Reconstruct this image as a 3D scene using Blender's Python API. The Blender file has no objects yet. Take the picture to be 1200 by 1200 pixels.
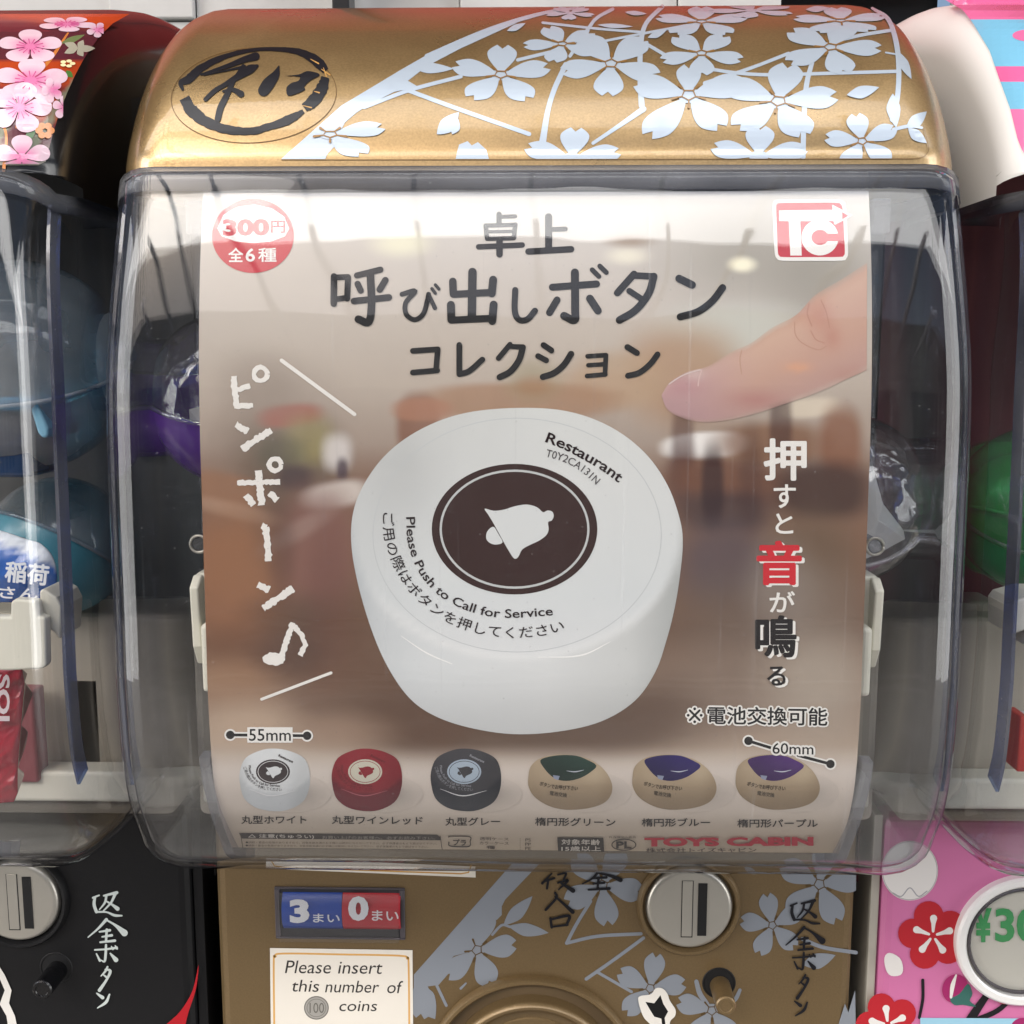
import bpy, math, random
import numpy as np
from mathutils import Vector, Matrix
from mathutils.geometry import delaunay_2d_cdt

random.seed(7); rng = np.random.default_rng(7)
S = bpy.context.scene
COL = S.collection
MM = 0.001
R = math.radians

# ------------------------------------------------------------------ camera
FPX = 1287.0                      # focal length in photo pixels (photo 1200 wide)
PITCH, YAW = R(8.0), R(1.2)
fwd = Vector((-math.sin(YAW)*math.cos(PITCH), math.cos(YAW)*math.cos(PITCH), -math.sin(PITCH)))
rgt = Vector((math.cos(YAW), math.sin(YAW), 0))
upv = rgt.cross(fwd)
cd = bpy.data.cameras.new("camera"); cam = bpy.data.objects.new("camera", cd); COL.objects.link(cam)
cd.sensor_width = 36; cd.sensor_height = 36; cd.sensor_fit = 'AUTO'; cd.lens = FPX/1200*36
cd.clip_start = 0.01; cd.clip_end = 200
m = Matrix((rgt, upv, -fwd)).transposed().to_4x4()
cam.matrix_world = m
S.camera = cam

# ------------------------------------------------------------------ light and exposure
SUN_EL, SUN_AZ = 42, -38          # sun behind the camera, to the left
w = bpy.data.worlds.new("World"); S.world = w; w.use_nodes = True
nt = w.node_tree; nt.nodes.clear()
sky = nt.nodes.new('ShaderNodeTexSky'); sky.sky_type = 'NISHITA'; sky.sun_disc = False
sky.sun_elevation = R(SUN_EL); sky.sun_rotation = R(180-SUN_AZ); sky.dust_density = 4; sky.air_density = 1.0; sky.ozone_density = 0.6
bg = nt.nodes.new('ShaderNodeBackground'); bg.inputs[1].default_value = 0.10
ow = nt.nodes.new('ShaderNodeOutputWorld')
nt.links.new(sky.outputs[0], bg.inputs[0]); nt.links.new(bg.outputs[0], ow.inputs[0])
ld = bpy.data.lights.new("sun", 'SUN'); ld.energy = 0.5; ld.angle = R(30); ld.color = (1, 0.95, 0.88)
sun = bpy.data.objects.new("sun", ld); COL.objects.link(sun)
sd = Vector((math.sin(R(SUN_AZ))*math.cos(R(SUN_EL)), -math.cos(R(SUN_AZ))*math.cos(R(SUN_EL)), math.sin(R(SUN_EL))))
sun.rotation_euler = sd.to_track_quat('Z', 'Y').to_euler()
# the bright glazed roof strip over the walkway, seen mirrored in the lids and the upper edge of the cases
for nm_, f0, f1, en in (("skylight_lower", -.42, .60, 235), ("skylight_upper", .63, 1.0, 60)):
    la = bpy.data.lights.new(nm_, 'AREA'); la.shape = 'RECTANGLE'; la.size = 7.0; la.size_y = 2.62*(f1-f0); la.energy = en; la.color = (1, .985, .96)
    lo = bpy.data.objects.new(nm_, la); COL.objects.link(lo); fm = (f0+f1)/2
    lo.location = (0, -2.2+2.3*fm, 1.655+1.25*fm); lo.rotation_euler = (R(-28.5), 0, 0)
# daylight coming in at the two open ends of the walkway
for nm_, x_ in (("daylight_left_end", -4.2), ("daylight_right_end", 4.2)):
    la = bpy.data.lights.new(nm_, 'AREA'); la.shape = 'RECTANGLE'; la.size = 1.6; la.size_y = 4.2; la.energy = 100; la.color = (1, .99, .97)
    lo = bpy.data.objects.new(nm_, la); COL.objects.link(lo); lo.location = (x_, -1.2, .1)
    lo.rotation_euler = (Vector((x_, -1.2, .1))-Vector((0, .3, 0))).to_track_quat('Z', 'Y').to_euler()
S.view_settings.view_transform = 'Standard'; S.view_settings.look = 'None'
S.view_settings.exposure = 0.36; S.view_settings.gamma = 1
S.render.engine = 'CYCLES'
S.cycles.use_denoising = True
S.cycles.max_bounces = 14; S.cycles.transparent_max_bounces = 40
S.cycles.diffuse_bounces = 4; S.cycles.glossy_bounces = 6; S.cycles.transmission_bounces = 8
S.cycles.sample_clamp_indirect = 6
S.cycles.caustics_reflective = False; S.cycles.caustics_refractive = False

# ------------------------------------------------------------------ helpers
def lin(h):
    if not isinstance(h, str): return tuple(h)
    h = h.lstrip('#'); v = [int(h[i:i+2], 16)/255 for i in (0, 2, 4)]
    return tuple(c/12.92 if c <= .04045 else ((c+.055)/1.055)**2.4 for c in v)

def mat(name, col=(.5,.5,.5), rough=.5, metal=0, spec=.5, coat=0, coat_rough=.05, attr=None, bump=0, bscale=400, trans=0,
        noise=0, nscale=30, emit=None, alpha=1):
    M = bpy.data.materials.new(name); M.use_nodes = True
    n = M.node_tree.nodes; l = M.node_tree.links; b = n['Principled BSDF']
    c = lin(col)
    b.inputs['Base Color'].default_value = (*c, 1); b.inputs['Roughness'].default_value = rough
    b.inputs['Metallic'].default_value = metal; b.inputs['Specular IOR Level'].default_value = spec
    b.inputs['Coat Weight'].default_value = coat; b.inputs['Coat Roughness'].default_value = coat_rough
    b.inputs['Transmission Weight'].default_value = trans
    src = None
    if attr:
        a = n.new('ShaderNodeAttribute'); a.attribute_name = attr; src = a.outputs['Color']
        l.new(src, b.inputs['Base Color'])
    tc = n.new('ShaderNodeTexCoord')
    if noise:
        nz = n.new('ShaderNodeTexNoise'); nz.inputs['Scale'].default_value = nscale; nz.inputs['Detail'].default_value = 6
        l.new(tc.outputs['Object'], nz.inputs['Vector'])
        mr = n.new('ShaderNodeMapRange'); mr.inputs[1].default_value = .3; mr.inputs[2].default_value = .7
        mr.inputs[3].default_value = 1-noise; mr.inputs[4].default_value = 1+noise
        l.new(nz.outputs[0], mr.inputs[0])
        mx = n.new('ShaderNodeMix'); mx.data_type = 'RGBA'; mx.blend_type = 'MULTIPLY'; mx.inputs[0].default_value = 1
        if src: l.new(src, mx.inputs[6])
        else: mx.inputs[6].default_value = (*c, 1)
        l.new(mr.outputs[0], mx.inputs[7]); l.new(mx.outputs[2], b.inputs['Base Color'])
        mr2 = n.new('ShaderNodeMapRange'); mr2.inputs[1].default_value = .3; mr2.inputs[2].default_value = .7
        mr2.inputs[3].default_value = max(0, rough-.06); mr2.inputs[4].default_value = rough+.08
        l.new(nz.outputs[0], mr2.inputs[0]); l.new(mr2.outputs[0], b.inputs['Roughness'])
    if bump:
        nb = n.new('ShaderNodeTexNoise'); nb.inputs['Scale'].default_value = bscale; nb.inputs['Detail'].default_value = 3
        l.new(tc.outputs['Object'], nb.inputs['Vector'])
        bp = n.new('ShaderNodeBump'); bp.inputs['Strength'].default_value = bump; bp.inputs['Distance'].default_value = .0004
        l.new(nb.outputs[0], bp.inputs['Height']); l.new(bp.outputs[0], b.inputs['Normal'])
    return M

def clear_plastic(name, base=(.96,.965,.97), edge=(.16,.19,.42), gloss=1.0, haze=.05, rough=.03, wob=.35, stretch=(3,3,3), ramp_start=.8):
    """thin clear moulded plastic: every surface lets light through and reflects by Fresnel; at grazing angles the longer way
    through the sheet tints it navy"""
    M = bpy.data.materials.new(name); M.use_nodes = True
    n = M.node_tree.nodes; l = M.node_tree.links; n.clear()
    out = n.new('ShaderNodeOutputMaterial')
    lw = n.new('ShaderNodeLayerWeight'); lw.inputs[0].default_value = .5
    cr = n.new('ShaderNodeValToRGB'); e = cr.color_ramp.elements
    e[0].position = 0; e[0].color = (*base, 1)
    e[1].position = 1; e[1].color = (*edge, 1)
    k = e.new(ramp_start); k.color = (base[0]*.9, base[1]*.91, base[2]*.94, 1)
    l.new(lw.outputs['Facing'], cr.inputs[0])
    tr = n.new('ShaderNodeBsdfTransparent'); l.new(cr.outputs[0], tr.inputs[0])
    df = n.new('ShaderNodeBsdfDiffuse'); df.inputs[0].default_value = (.75, .76, .78, 1)
    tc = n.new('ShaderNodeTexCoord'); mp = n.new('ShaderNodeMapping'); mp.inputs['Scale'].default_value = stretch
    l.new(tc.outputs['Object'], mp.inputs[0])
    nz = n.new('ShaderNodeTexNoise'); nz.inputs['Scale'].default_value = 9; nz.inputs['Detail'].default_value = 2
    l.new(mp.outputs[0], nz.inputs['Vector'])
    bp = n.new('ShaderNodeBump'); bp.inputs['Strength'].default_value = wob; bp.inputs['Distance'].default_value = .002
    l.new(nz.outputs[0], bp.inputs['Height'])
    gl = n.new('ShaderNodeBsdfGlossy'); gl.inputs['Roughness'].default_value = rough; l.new(bp.outputs[0], gl.inputs['Normal'])
    # Schlick's form of Fresnel from the angle alone (the built-in node would treat the inner face as glass seen from inside)
    pw = n.new('ShaderNodeMath'); pw.operation = 'POWER'; pw.inputs[1].default_value = 5; l.new(lw.outputs['Facing'], pw.inputs[0])
    fr = n.new('ShaderNodeMath'); fr.operation = 'MULTIPLY_ADD'; fr.inputs[1].default_value = .95; fr.inputs[2].default_value = .05; l.new(pw.outputs[0], fr.inputs[0])
    gm = n.new('ShaderNodeMath'); gm.operation = 'MULTIPLY'; gm.inputs[1].default_value = gloss; gm.use_clamp = True
    l.new(fr.outputs[0], gm.inputs[0])
    # scuffs and dust
    nz2 = n.new('ShaderNodeTexNoise'); nz2.inputs['Scale'].default_value = 18; nz2.inputs['Detail'].default_value = 8
    l.new(tc.outputs['Object'], nz2.inputs['Vector'])
    mr = n.new('ShaderNodeMapRange'); mr.inputs[1].default_value = .35; mr.inputs[2].default_value = .75
    mr.inputs[3].default_value = haze*.4; mr.inputs[4].default_value = haze*1.8
    l.new(nz2.outputs[0], mr.inputs[0])
    vo = n.new('ShaderNodeTexVoronoi'); vo.inputs['Scale'].default_value = 260; l.new(tc.outputs['Object'], vo.inputs['Vector'])
    vr = n.new('ShaderNodeMapRange'); vr.inputs[1].default_value = .0; vr.inputs[2].default_value = .07; vr.inputs[3].default_value = .22 if haze > 0 else 0; vr.inputs[4].default_value = 0
    l.new(vo.outputs['Distance'], vr.inputs[0])
    if haze > 0:
        prev = vr.outputs[0]
        for rot_, sc_ in (((0, .5, 0), (500, 60, 7)), ((0, -.9, .2), (420, 60, 6)), ((0, 1.45, 0), (600, 60, 5))):
            m3 = n.new('ShaderNodeMapping'); m3.inputs['Rotation'].default_value = rot_; m3.inputs['Scale'].default_value = sc_
            l.new(tc.outputs['Object'], m3.inputs[0])
            n3 = n.new('ShaderNodeTexNoise'); n3.inputs['Scale'].default_value = 1; n3.inputs['Detail'].default_value = 1; l.new(m3.outputs[0], n3.inputs['Vector'])
            r3 = n.new('ShaderNodeMapRange'); r3.inputs[1].default_value = .74; r3.inputs[2].default_value = .80; r3.inputs[3].default_value = 0; r3.inputs[4].default_value = .055
            l.new(n3.outputs[0], r3.inputs[0])
            a3 = n.new('ShaderNodeMath'); a3.operation = 'ADD'; l.new(prev, a3.inputs[0]); l.new(r3.outputs[0], a3.inputs[1]); prev = a3.outputs[0]
        vr = a3
    ad = n.new('ShaderNodeMath'); ad.operation = 'ADD'; l.new(mr.outputs[0], ad.inputs[0]); l.new(vr.outputs[0], ad.inputs[1])
    m1 = n.new('ShaderNodeMixShader'); l.new(ad.outputs[0], m1.inputs[0]); l.new(tr.outputs[0], m1.inputs[1]); l.new(df.outputs[0], m1.inputs[2])
    m2 = n.new('ShaderNodeMixShader'); l.new(gm.outputs[0], m2.inputs[0]); l.new(m1.outputs[0], m2.inputs[1]); l.new(gl.outputs[0], m2.inputs[2])
    l.new(m2.outputs[0], out.inputs[0])
    return M

def metal_paint(name, col, rough=.3, metal=.75, flake=.25, coat=1.0):
    M = mat(name, col, rough, metal, coat=coat, coat_rough=.04)
    n = M.node_tree.nodes; l = M.node_tree.links; b = n['Principled BSDF']
    tc = n.new('ShaderNodeTexCoord')
    vo = n.new('ShaderNodeTexNoise'); vo.inputs['Scale'].default_value = 1500; vo.inputs['Detail'].default_value = 2
    l.new(tc.outputs['Object'], vo.inputs['Vector'])
    mr = n.new('ShaderNodeMapRange'); mr.inputs[1].default_value = .3; mr.inputs[2].default_value = .7; mr.inputs[3].default_value = 1-flake; mr.inputs[4].default_value = 1+flake
    l.new(vo.outputs[0], mr.inputs[0])
    mx = n.new('ShaderNodeMix'); mx.data_type = 'RGBA'; mx.blend_type = 'MULTIPLY'; mx.inputs[0].default_value = 1
    mx.inputs[6].default_value = (*lin(col), 1); l.new(mr.outputs[0], mx.inputs[7]); l.new(mx.outputs[2], b.inputs['Base Color'])
    bp = n.new('ShaderNodeBump'); bp.inputs['Strength'].default_value = .12; bp.inputs['Distance'].default_value = .0002
    l.new(vo.outputs[0], bp.inputs['Height']); l.new(bp.outputs[0], b.inputs['Normal'])
    # orange peel in the lacquer
    np_ = n.new('ShaderNodeTexNoise'); np_.inputs['Scale'].default_value = 260; l.new(tc.outputs['Object'], np_.inputs['Vector'])
    b2 = n.new('ShaderNodeBump'); b2.inputs['Strength'].default_value = .03; b2.inputs['Distance'].default_value = .0006
    l.new(np_.outputs[0], b2.inputs['Height']); l.new(b2.outputs[0], b.inputs['Coat Normal'])
    # handling wear: patches where the lacquer is duller
    nw = n.new('ShaderNodeTexNoise'); nw.inputs['Scale'].default_value = 26; nw.inputs['Detail'].default_value = 7; l.new(tc.outputs['Object'], nw.inputs['Vector'])
    rw = n.new('ShaderNodeMapRange'); rw.inputs[1].default_value = .42; rw.inputs[2].default_value = .68; rw.inputs[3].default_value = .03; rw.inputs[4].default_value = .22
    l.new(nw.outputs[0], rw.inputs[0]); l.new(rw.outputs[0], b.inputs['Coat Roughness'])
    rw2 = n.new('ShaderNodeMapRange'); rw2.inputs[1].default_value = .35; rw2.inputs[2].default_value = .7; rw2.inputs[3].default_value = rough-.06; rw2.inputs[4].default_value = rough+.1
    l.new(nw.outputs[0], rw2.inputs[0]); l.new(rw2.outputs[0], b.inputs['Roughness'])
    return M

def props(o, label=None, cat=None, group=None, kind=None):
    if label: o['label'] = label
    if cat: o['category'] = cat
    if group: o['group'] = group
    if kind: o['kind'] = kind
    return o

ORG = {}
def empty(name, loc_mm, label, cat, group=None):
    o = bpy.data.objects.new(name, None); COL.objects.link(o); o.location = Vector(loc_mm)*MM; o.empty_display_size = .02
    ORG[o.name] = Vector(loc_mm)
    return props(o, label, cat, group)

def mk(name, verts, faces, material, parent=None, smooth=False, cols=None, mats=None, fmat=None):
    """one mesh object from millimetre coordinates"""
    v = np.asarray(verts, float).reshape(-1, 3)
    org = ORG[parent.name] if parent is not None else Vector(v.mean(0).tolist())
    if parent is None:
        org = Vector((v[:,0].mean(), v[:,1].mean(), v[:,2].min()))
    me = bpy.data.meshes.new(name)
    me.from_pydata(((v-np.array(org))*MM).tolist(), [], [tuple(int(i) for i in f) for f in faces])
    for x in (mats or [material]): me.materials.append(x)
    if fmat is not None: me.polygons.foreach_set('material_index', fmat)
    if smooth: me.polygons.foreach_set('use_smooth', [True]*len(me.polygons))
    if cols is not None:
        a = me.color_attributes.new('Col', 'FLOAT_COLOR', 'POINT')
        c = np.ones((len(v), 4), np.float32); c[:, :3] = np.asarray(cols)
        a.data.foreach_set('color', c.ravel())
    me.update()
    o = bpy.data.objects.new(name, me); COL.objects.link(o)
    if parent is not None:
        o.parent = parent
    else:
        o.location = org*MM
    ORG[o.name] = org
    return o

def bevel(o, w, seg=3, ang=40):
    b = o.modifiers.new('bevel', 'BEVEL'); b.width = w*MM; b.segments = seg; b.limit_method = 'ANGLE'; b.angle_limit = R(ang)
    b.harden_normals = False
    return o

def box(name, x0, x1, y0, y1, z0, z1, material, parent=None, bev=0):
    v = [(x, y, z) for x in (x0, x1) for y in (y0, y1) for z in (z0, z1)]
    f = [(0,1,3,2), (4,6,7,5), (0,4,5,1), (2,3,7,6), (0,2,6,4), (1,5,7,3)]
    o = mk(name, v, f, material, parent)
    if bev: bevel(o, bev)
    return o

def prism(name, pts, y0, y1, material, parent=None, bev=0, axis='y'):
    """polygon in XZ pushed from y0 to y1 (or polygon in YZ pushed along x)"""
    n = len(pts)
    if axis == 'y': v = [(p[0], y0, p[1]) for p in pts] + [(p[0], y1, p[1]) for p in pts]
    else: v = [(y0, p[0], p[1]) for p in pts] + [(y1, p[0], p[1]) for p in pts]
    f = [tuple(range(n)), tuple(range(2*n-1, n-1, -1))] + [(i, i+n, (i+1) % n+n, (i+1) % n) for i in range(n)]
    o = mk(name, v, f, material, parent)
    me = o.data
    import bmesh
    bm = bmesh.new(); bm.from_mesh(me); bmesh.ops.recalc_face_normals(bm, faces=bm.faces); bm.to_mesh(me); bm.free()
    if bev: bevel(o, bev)
    return o

def lathe_y(name, cx, cz, prof, material, parent, seg=72, smooth=True, sx=1):
    """prof: list of (radius, y), turned about the Y-parallel axis through (cx, cz)"""
    v = []; f = []
    for r, y in prof:
        for k in range(seg):
            a = 2*math.pi*k/seg; v.append((cx+r*math.cos(a)*sx, y, cz+r*math.sin(a)))
    n = len(prof)
    for i in range(n-1):
        for k in range(seg):
            k2 = (k+1) % seg
            f.append((i*seg+k, (i+1)*seg+k, (i+1)*seg+k2, i*seg+k2))
    o = mk(name, v, f, material, parent, smooth=smooth)
    e = o.modifiers.new('edges', 'EDGE_SPLIT'); e.split_angle = R(35)
    return o

def tube(name, pts, r, material, parent, seg=8):
    pts = [Vector(p) for p in pts]; v = []; f = []
    for i, p in enumerate(pts):
        t = (pts[min(i+1, len(pts)-1)]-pts[max(i-1, 0)]).normalized()
        a = t.cross(Vector((0.13, 0.2, 1))).normalized(); b = t.cross(a)
        rr = r[i] if isinstance(r, (list, tuple)) else r
        for k in range(seg):
            q = 2*math.pi*k/seg; v.append(p+a*rr*math.cos(q)+b*rr*math.sin(q))
    for i in range(len(pts)-1):
        for k in range(seg):
            k2 = (k+1) % seg; f.append((i*seg+k, i*seg+k2, (i+1)*seg+k2, (i+1)*seg+k))
    f.append(tuple(range(seg))[::-1]); f.append(tuple(range((len(pts)-1)*seg, len(pts)*seg)))
    return mk(name, v, f, material, parent, smooth=True)

# ------------------------------------------------------------------ surfaces (profiles in the YZ plane, the same for all three machines)
def catmull(P, n=8, closed=False):
    P = [np.array(p, float) for p in P]
    if len(P) < 3: return np.array(P)
    out = []; N = len(P); rngi = range(N) if closed else range(N-1)
    for i in rngi:
        p0 = P[i-1] if (closed or i > 0) else 2*P[0]-P[1]
        p1 = P[i]; p2 = P[(i+1) % N]
        p3 = P[(i+2) % N] if (closed or i+2 < N) else 2*P[-1]-P[-2]
        for k in range(n):
            t = k/n
            out.append(.5*((2*p1)+(-p0+p2)*t+(2*p0-5*p1+4*p2-p3)*t*t+(-p0+3*p1-3*p2+p3)*t**3))
    if not closed: out.append(P[-1])
    return np.array(out)

def normals2(P):
    """outward (towards the camera) normals of a profile that runs downwards"""
    T = np.gradient(P, axis=0); T /= np.linalg.norm(T, axis=1)[:, None]
    return np.stack([T[:, 1], -T[:, 0]], 1)     # (dy,dz)->(dz,-dy): for dz<0 gives -Y

class Surf:
    def __init__(s, prof):
        s.P = np.array(prof, float); s.N = normals2(s.P)
        ang = np.arctan2(s.P[:, 1], s.P[:, 0])
        s.a = ang
        keep = [int(np.argmax(ang))]
        for i in range(keep[0]+1, len(ang)):
            if ang[i] < ang[keep[-1]]-1e-6: keep.append(i)
        s.k = np.array(keep)[::-1]
    step = 0; corner = False
    def hit(s, px, off=0.0):
        """photo pixel -> world mm on the surface (+ offset along the normal)"""
        px = np.atleast_2d(np.asarray(px, float))
        u = (px[:, 0]-600)/FPX; v = -(px[:, 1]-600)/FPX
        d = np.outer(u, rgt)+np.outer(v, upv)+np.array(fwd)
        a = np.arctan2(d[:, 2], d[:, 1])
        ks = s.k; aa = s.a[ks]
        Y = np.interp(a, aa, s.P[ks, 0]); Z = np.interp(a, aa, s.P[ks, 1])
        ny = np.interp(a, aa, s.N[ks, 0]); nz = np.interp(a, aa, s.N[ks, 1])
        X = Y*d[:, 0]/d[:, 1]
        if s.corner:
            t = Y/d[:, 1]; dn = np.maximum(-(d[:, 1]*ny+d[:, 2]*nz), .35)
            for _ in range(24):
                Xl = np.abs(X-np.round(X/PITCHX)*PITCHX); q = np.clip((Xl-(LA-LR))/LR, 0, .98)
                ins = LR*(1-np.sqrt(1-q*q)); t2 = t+ins/dn; X = X*.5+.5*t2*d[:, 0]
            X = t2*d[:, 0]; Y = t2*d[:, 1]; Z = t2*d[:, 2]
        return np.stack([X, Y+ny*off, Z+nz*off], 1)

def project(v):
    v = np.asarray(v, float); z = v@np.array(fwd)
    return np.stack([600+FPX*(v@np.array(rgt))/z, 600-FPX*(v@np.array(upv))/z], 1)

poster_prof = catmull([(302.5,50),(299.3,43.4),(294.2,25),(290.4,4.2),(288.3,-17),(287.4,-40.5),(286.4,-74.9),(286.0,-91),(287.4,-112),(290.7,-123.4),(295.5,-131.8),(303,-142)], 10)
POSTER = Surf(poster_prof)
_t = np.linspace(0, 1, 60)
_lp = catmull([(308,50.2),(309.5,57),(315,67),(325,80),(338,92),(353,102.5),(370,110.5),(388,116.4),(410,122.6),(430,126.8),(465,131)], 9)[::-1]
lid_prof = [(575, 96), (562, 116), (535, 128), (500, 132.5)] + [tuple(p) for p in _lp]
LID = Surf(_lp); LID.step = 7; LID.corner = True
LA, LR = 117.0, 16.0      # half width and corner radius of a lid
POSTER.step = 9
YB = 384.0
KB = 1.031        # body fronts: millimetres per nominal millimetre
BODY = Surf([(YB, -130-i*3) for i in range(80)])

# ------------------------------------------------------------------ flat print: shapes laid on a surface, colour per vertex
class Art:
    def __init__(s, surf, z=0.1):
        s.surf = surf; s.z = z; s.V = []; s.F = []; s.C = []; s.n = 0; s.last = None; s.later = []
        s.step = surf.step
    def tri(s, px, faces, col, z=None):
        px = np.asarray(px, float)
        key = id(col) if callable(col) else str(col)
        if key != s.last: s.z += .015; s.last = key
        else: s.z += .0012
        if z is None: z = s.z
        px, faces = rowcut(px, faces, s.step)
        w = s.surf.hit(px, z)
        c = col(px) if callable(col) else np.tile(np.array(lin(col)), (len(px), 1))
        s.V.append(w); s.C.append(c); s.F += [tuple(i+s.n for i in f) for f in faces]; s.n += len(px)
    def poly(s, pts, col, h=14, z=None, clip=None):
        pts = np.asarray(pts, float)
        if clip: pts = clip_poly(pts, clip)
        if len(pts) < 3: return
        q = []
        for i in range(len(pts)):                  # long edges get split so that they follow the curve
            a, b = pts[i], pts[(i+1) % len(pts)]; n = max(1, int(np.linalg.norm(b-a)/h))
            q += [a+(b-a)*k/n for k in range(n)]
        q = np.array(q); n = len(q)
        x0, y0 = q.min(0); x1, y1 = q.max(0)
        gx, gy = np.meshgrid(np.arange(x0+h/2, x1, h), np.arange(y0+h/2, y1, h)); g = np.stack([gx.ravel(), gy.ravel()], 1)
        if len(g):
            ins = inside(g, q); g = g[ins]
        allp = np.vstack([q, g]) if len(g) else q
        r = delaunay_2d_cdt([Vector(p) for p in allp.tolist()], [(i, (i+1) % n) for i in range(n)], [], 1, 1e-4)
        vs = np.array([tuple(v) for v in r[0]]); fs = r[2]
        s.tri(vs, [tuple(f) for f in fs], col, z)
    def ell(s, cx, cy, rx, ry, col, n=48, h=14, rot=0, z=None):
        a = np.linspace(0, 2*np.pi, n, endpoint=False); c, d = math.cos(R(rot)), math.sin(R(rot))
        x = rx*np.cos(a); y = ry*np.sin(a)
        s.poly(np.stack([cx+x*c-y*d, cy+x*d+y*c], 1), col, h, z)
    def ring(s, cx, cy, rx, ry, wd, col, n=64, z=None, rot=0):
        a = np.linspace(0, 2*np.pi, n, endpoint=False); c, d = math.cos(R(rot)), math.sin(R(rot))
        def E(k):
            x = (rx+k)*np.cos(a); y = (ry+k)*np.sin(a); return np.stack([cx+x*c-y*d, cy+x*d+y*c], 1)
        s.tri(np.vstack([E(-wd/2), E(wd/2)]), [(i, (i+1) % n, (i+1) % n+n, i+n) for i in range(n)], col, z)
    def stroke(s, pts, wd, col, cap=True, smooth=True, rough=0, z=None, step=5):
        P = [np.array(p[:2], float) for p in pts]
        W = [float(p[2]) if len(p) > 2 else (wd if not isinstance(wd, (list, tuple)) else wd[i]) for i, p in enumerate(pts)]
        Q = np.array([(*p, q) for p, q in zip(P, W)])
        if smooth and len(Q) > 2: Q = catmull(Q, 6)
        else:
            o = []
            for i in range(len(Q)-1):
                n = max(1, int(np.linalg.norm(Q[i+1, :2]-Q[i, :2])/8 if not rough else np.linalg.norm(Q[i+1, :2]-Q[i, :2])/2.2))
                o += [Q[i]+(Q[i+1]-Q[i])*k/n for k in range(n)]
            Q = np.array(o+[Q[-1]])
        C = Q[:, :2]; W = Q[:, 2].copy()/2
        T = np.gradient(C, axis=0); T /= (np.linalg.norm(T, axis=1)[:, None]+1e-9); N = np.stack([-T[:, 1], T[:, 0]], 1)
        WL, WR = W.copy(), W.copy()
        if rough:
            WL *= 1+rng.uniform(-rough, rough, len(W)); WR *= 1+rng.uniform(-rough, rough, len(W))
        L = C+N*WL[:, None]; Rr = C-N*WR[:, None]; n = len(C)
        V = [*L, *Rr]; F = [(i, i+1, n+i+1, n+i) for i in range(n-1)]
        if cap:
            for e, sg in ((0, -1), (n-1, 1)):
                b = len(V); V.append(C[e]); k = 7
                for j in range(k+1):
                    q = math.pi*j/k
                    rr = W[e]*(1+(rng.uniform(-rough, rough) if rough else 0))
                    V.append(C[e]+(N[e]*math.cos(q)+T[e]*sg*math.sin(q))*rr)
                F += [(b, b+1+j, b+2+j) for j in range(k)]
        s.tri(V, F, col, z)
    def text(s, st, path, h, col, bold=0.0, shear=0, z=None, over=None, desc=None):
        """text whose ink box runs from the first to the last point of path (bottom edge) and is h high"""
        cjk = any(ord(c_) > 0x2E80 for c_ in st)
        gv, gf = glyphs(st, 0.0 if cjk else bold)
        if cjk and bold > 0:
            nd = 8 if h > 9 else 4; rad = bold*(h if len(st) > 1 or h > 9 else 12)*1.0
            offs = [(0, 0)]+[(rad*math.cos(q), rad*math.sin(q)) for q in np.linspace(0, 2*math.pi, nd, endpoint=False)+.3]
        else: offs = [(0, 0)]
        P = np.array(path, float)
        if len(P) > 2: P = catmull(P, 8)
        L = np.r_[0, np.cumsum(np.linalg.norm(np.diff(P, axis=0), axis=1))]
        e0 = (P[0]-P[1])/np.linalg.norm(P[0]-P[1])*40; e1 = (P[-1]-P[-2])/np.linalg.norm(P[-1]-P[-2])*40
        Ltot = L[-1]; P = np.vstack([P[0]+e0, P, P[-1]+e1]); L = np.r_[-40, L, Ltot+40]
        x = gv[:, 0]; y = gv[:, 1]
        x0, x1, y0, y1 = x.min(), x.max(), y.min(), y.max()
        y = (y-y0)/(y1-y0)*h; x = (x-x0)/(x1-x0)*Ltot+shear*y
        bx = np.interp(x, L, P[:, 0]); by = np.interp(x, L, P[:, 1])
        xa = np.interp(x-1, L, P[:, 0]); ya = np.interp(x-1, L, P[:, 1]); xb = np.interp(x+1, L, P[:, 0]); yb = np.interp(x+1, L, P[:, 1])
        tx, ty = xb-xa, yb-ya; tl = np.hypot(tx, ty)+1e-9; tx /= tl; ty /= tl
        px = np.stack([bx+ty*y, by-tx*y], 1)
        for ox, oy in offs: s.tri(px+np.array([ox, oy]), gf, col, z)
    def char(s, ch, x0, y0, x1, y1, col, bold=0, z=None, dx=0):
        """one character filling an ink box (dx: slant of the left/right edges)"""
        s.text(ch, [(x0, y1), (x1, y1)], y1-y0, col, bold, dx, z)
    def build(s, name, material, parent, label=None):
        for fn in s.later: fn()
        o = mk(name, np.vstack(s.V), s.F, material, parent, cols=np.vstack(s.C))
        if label: o['label'] = label
        return o

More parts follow.
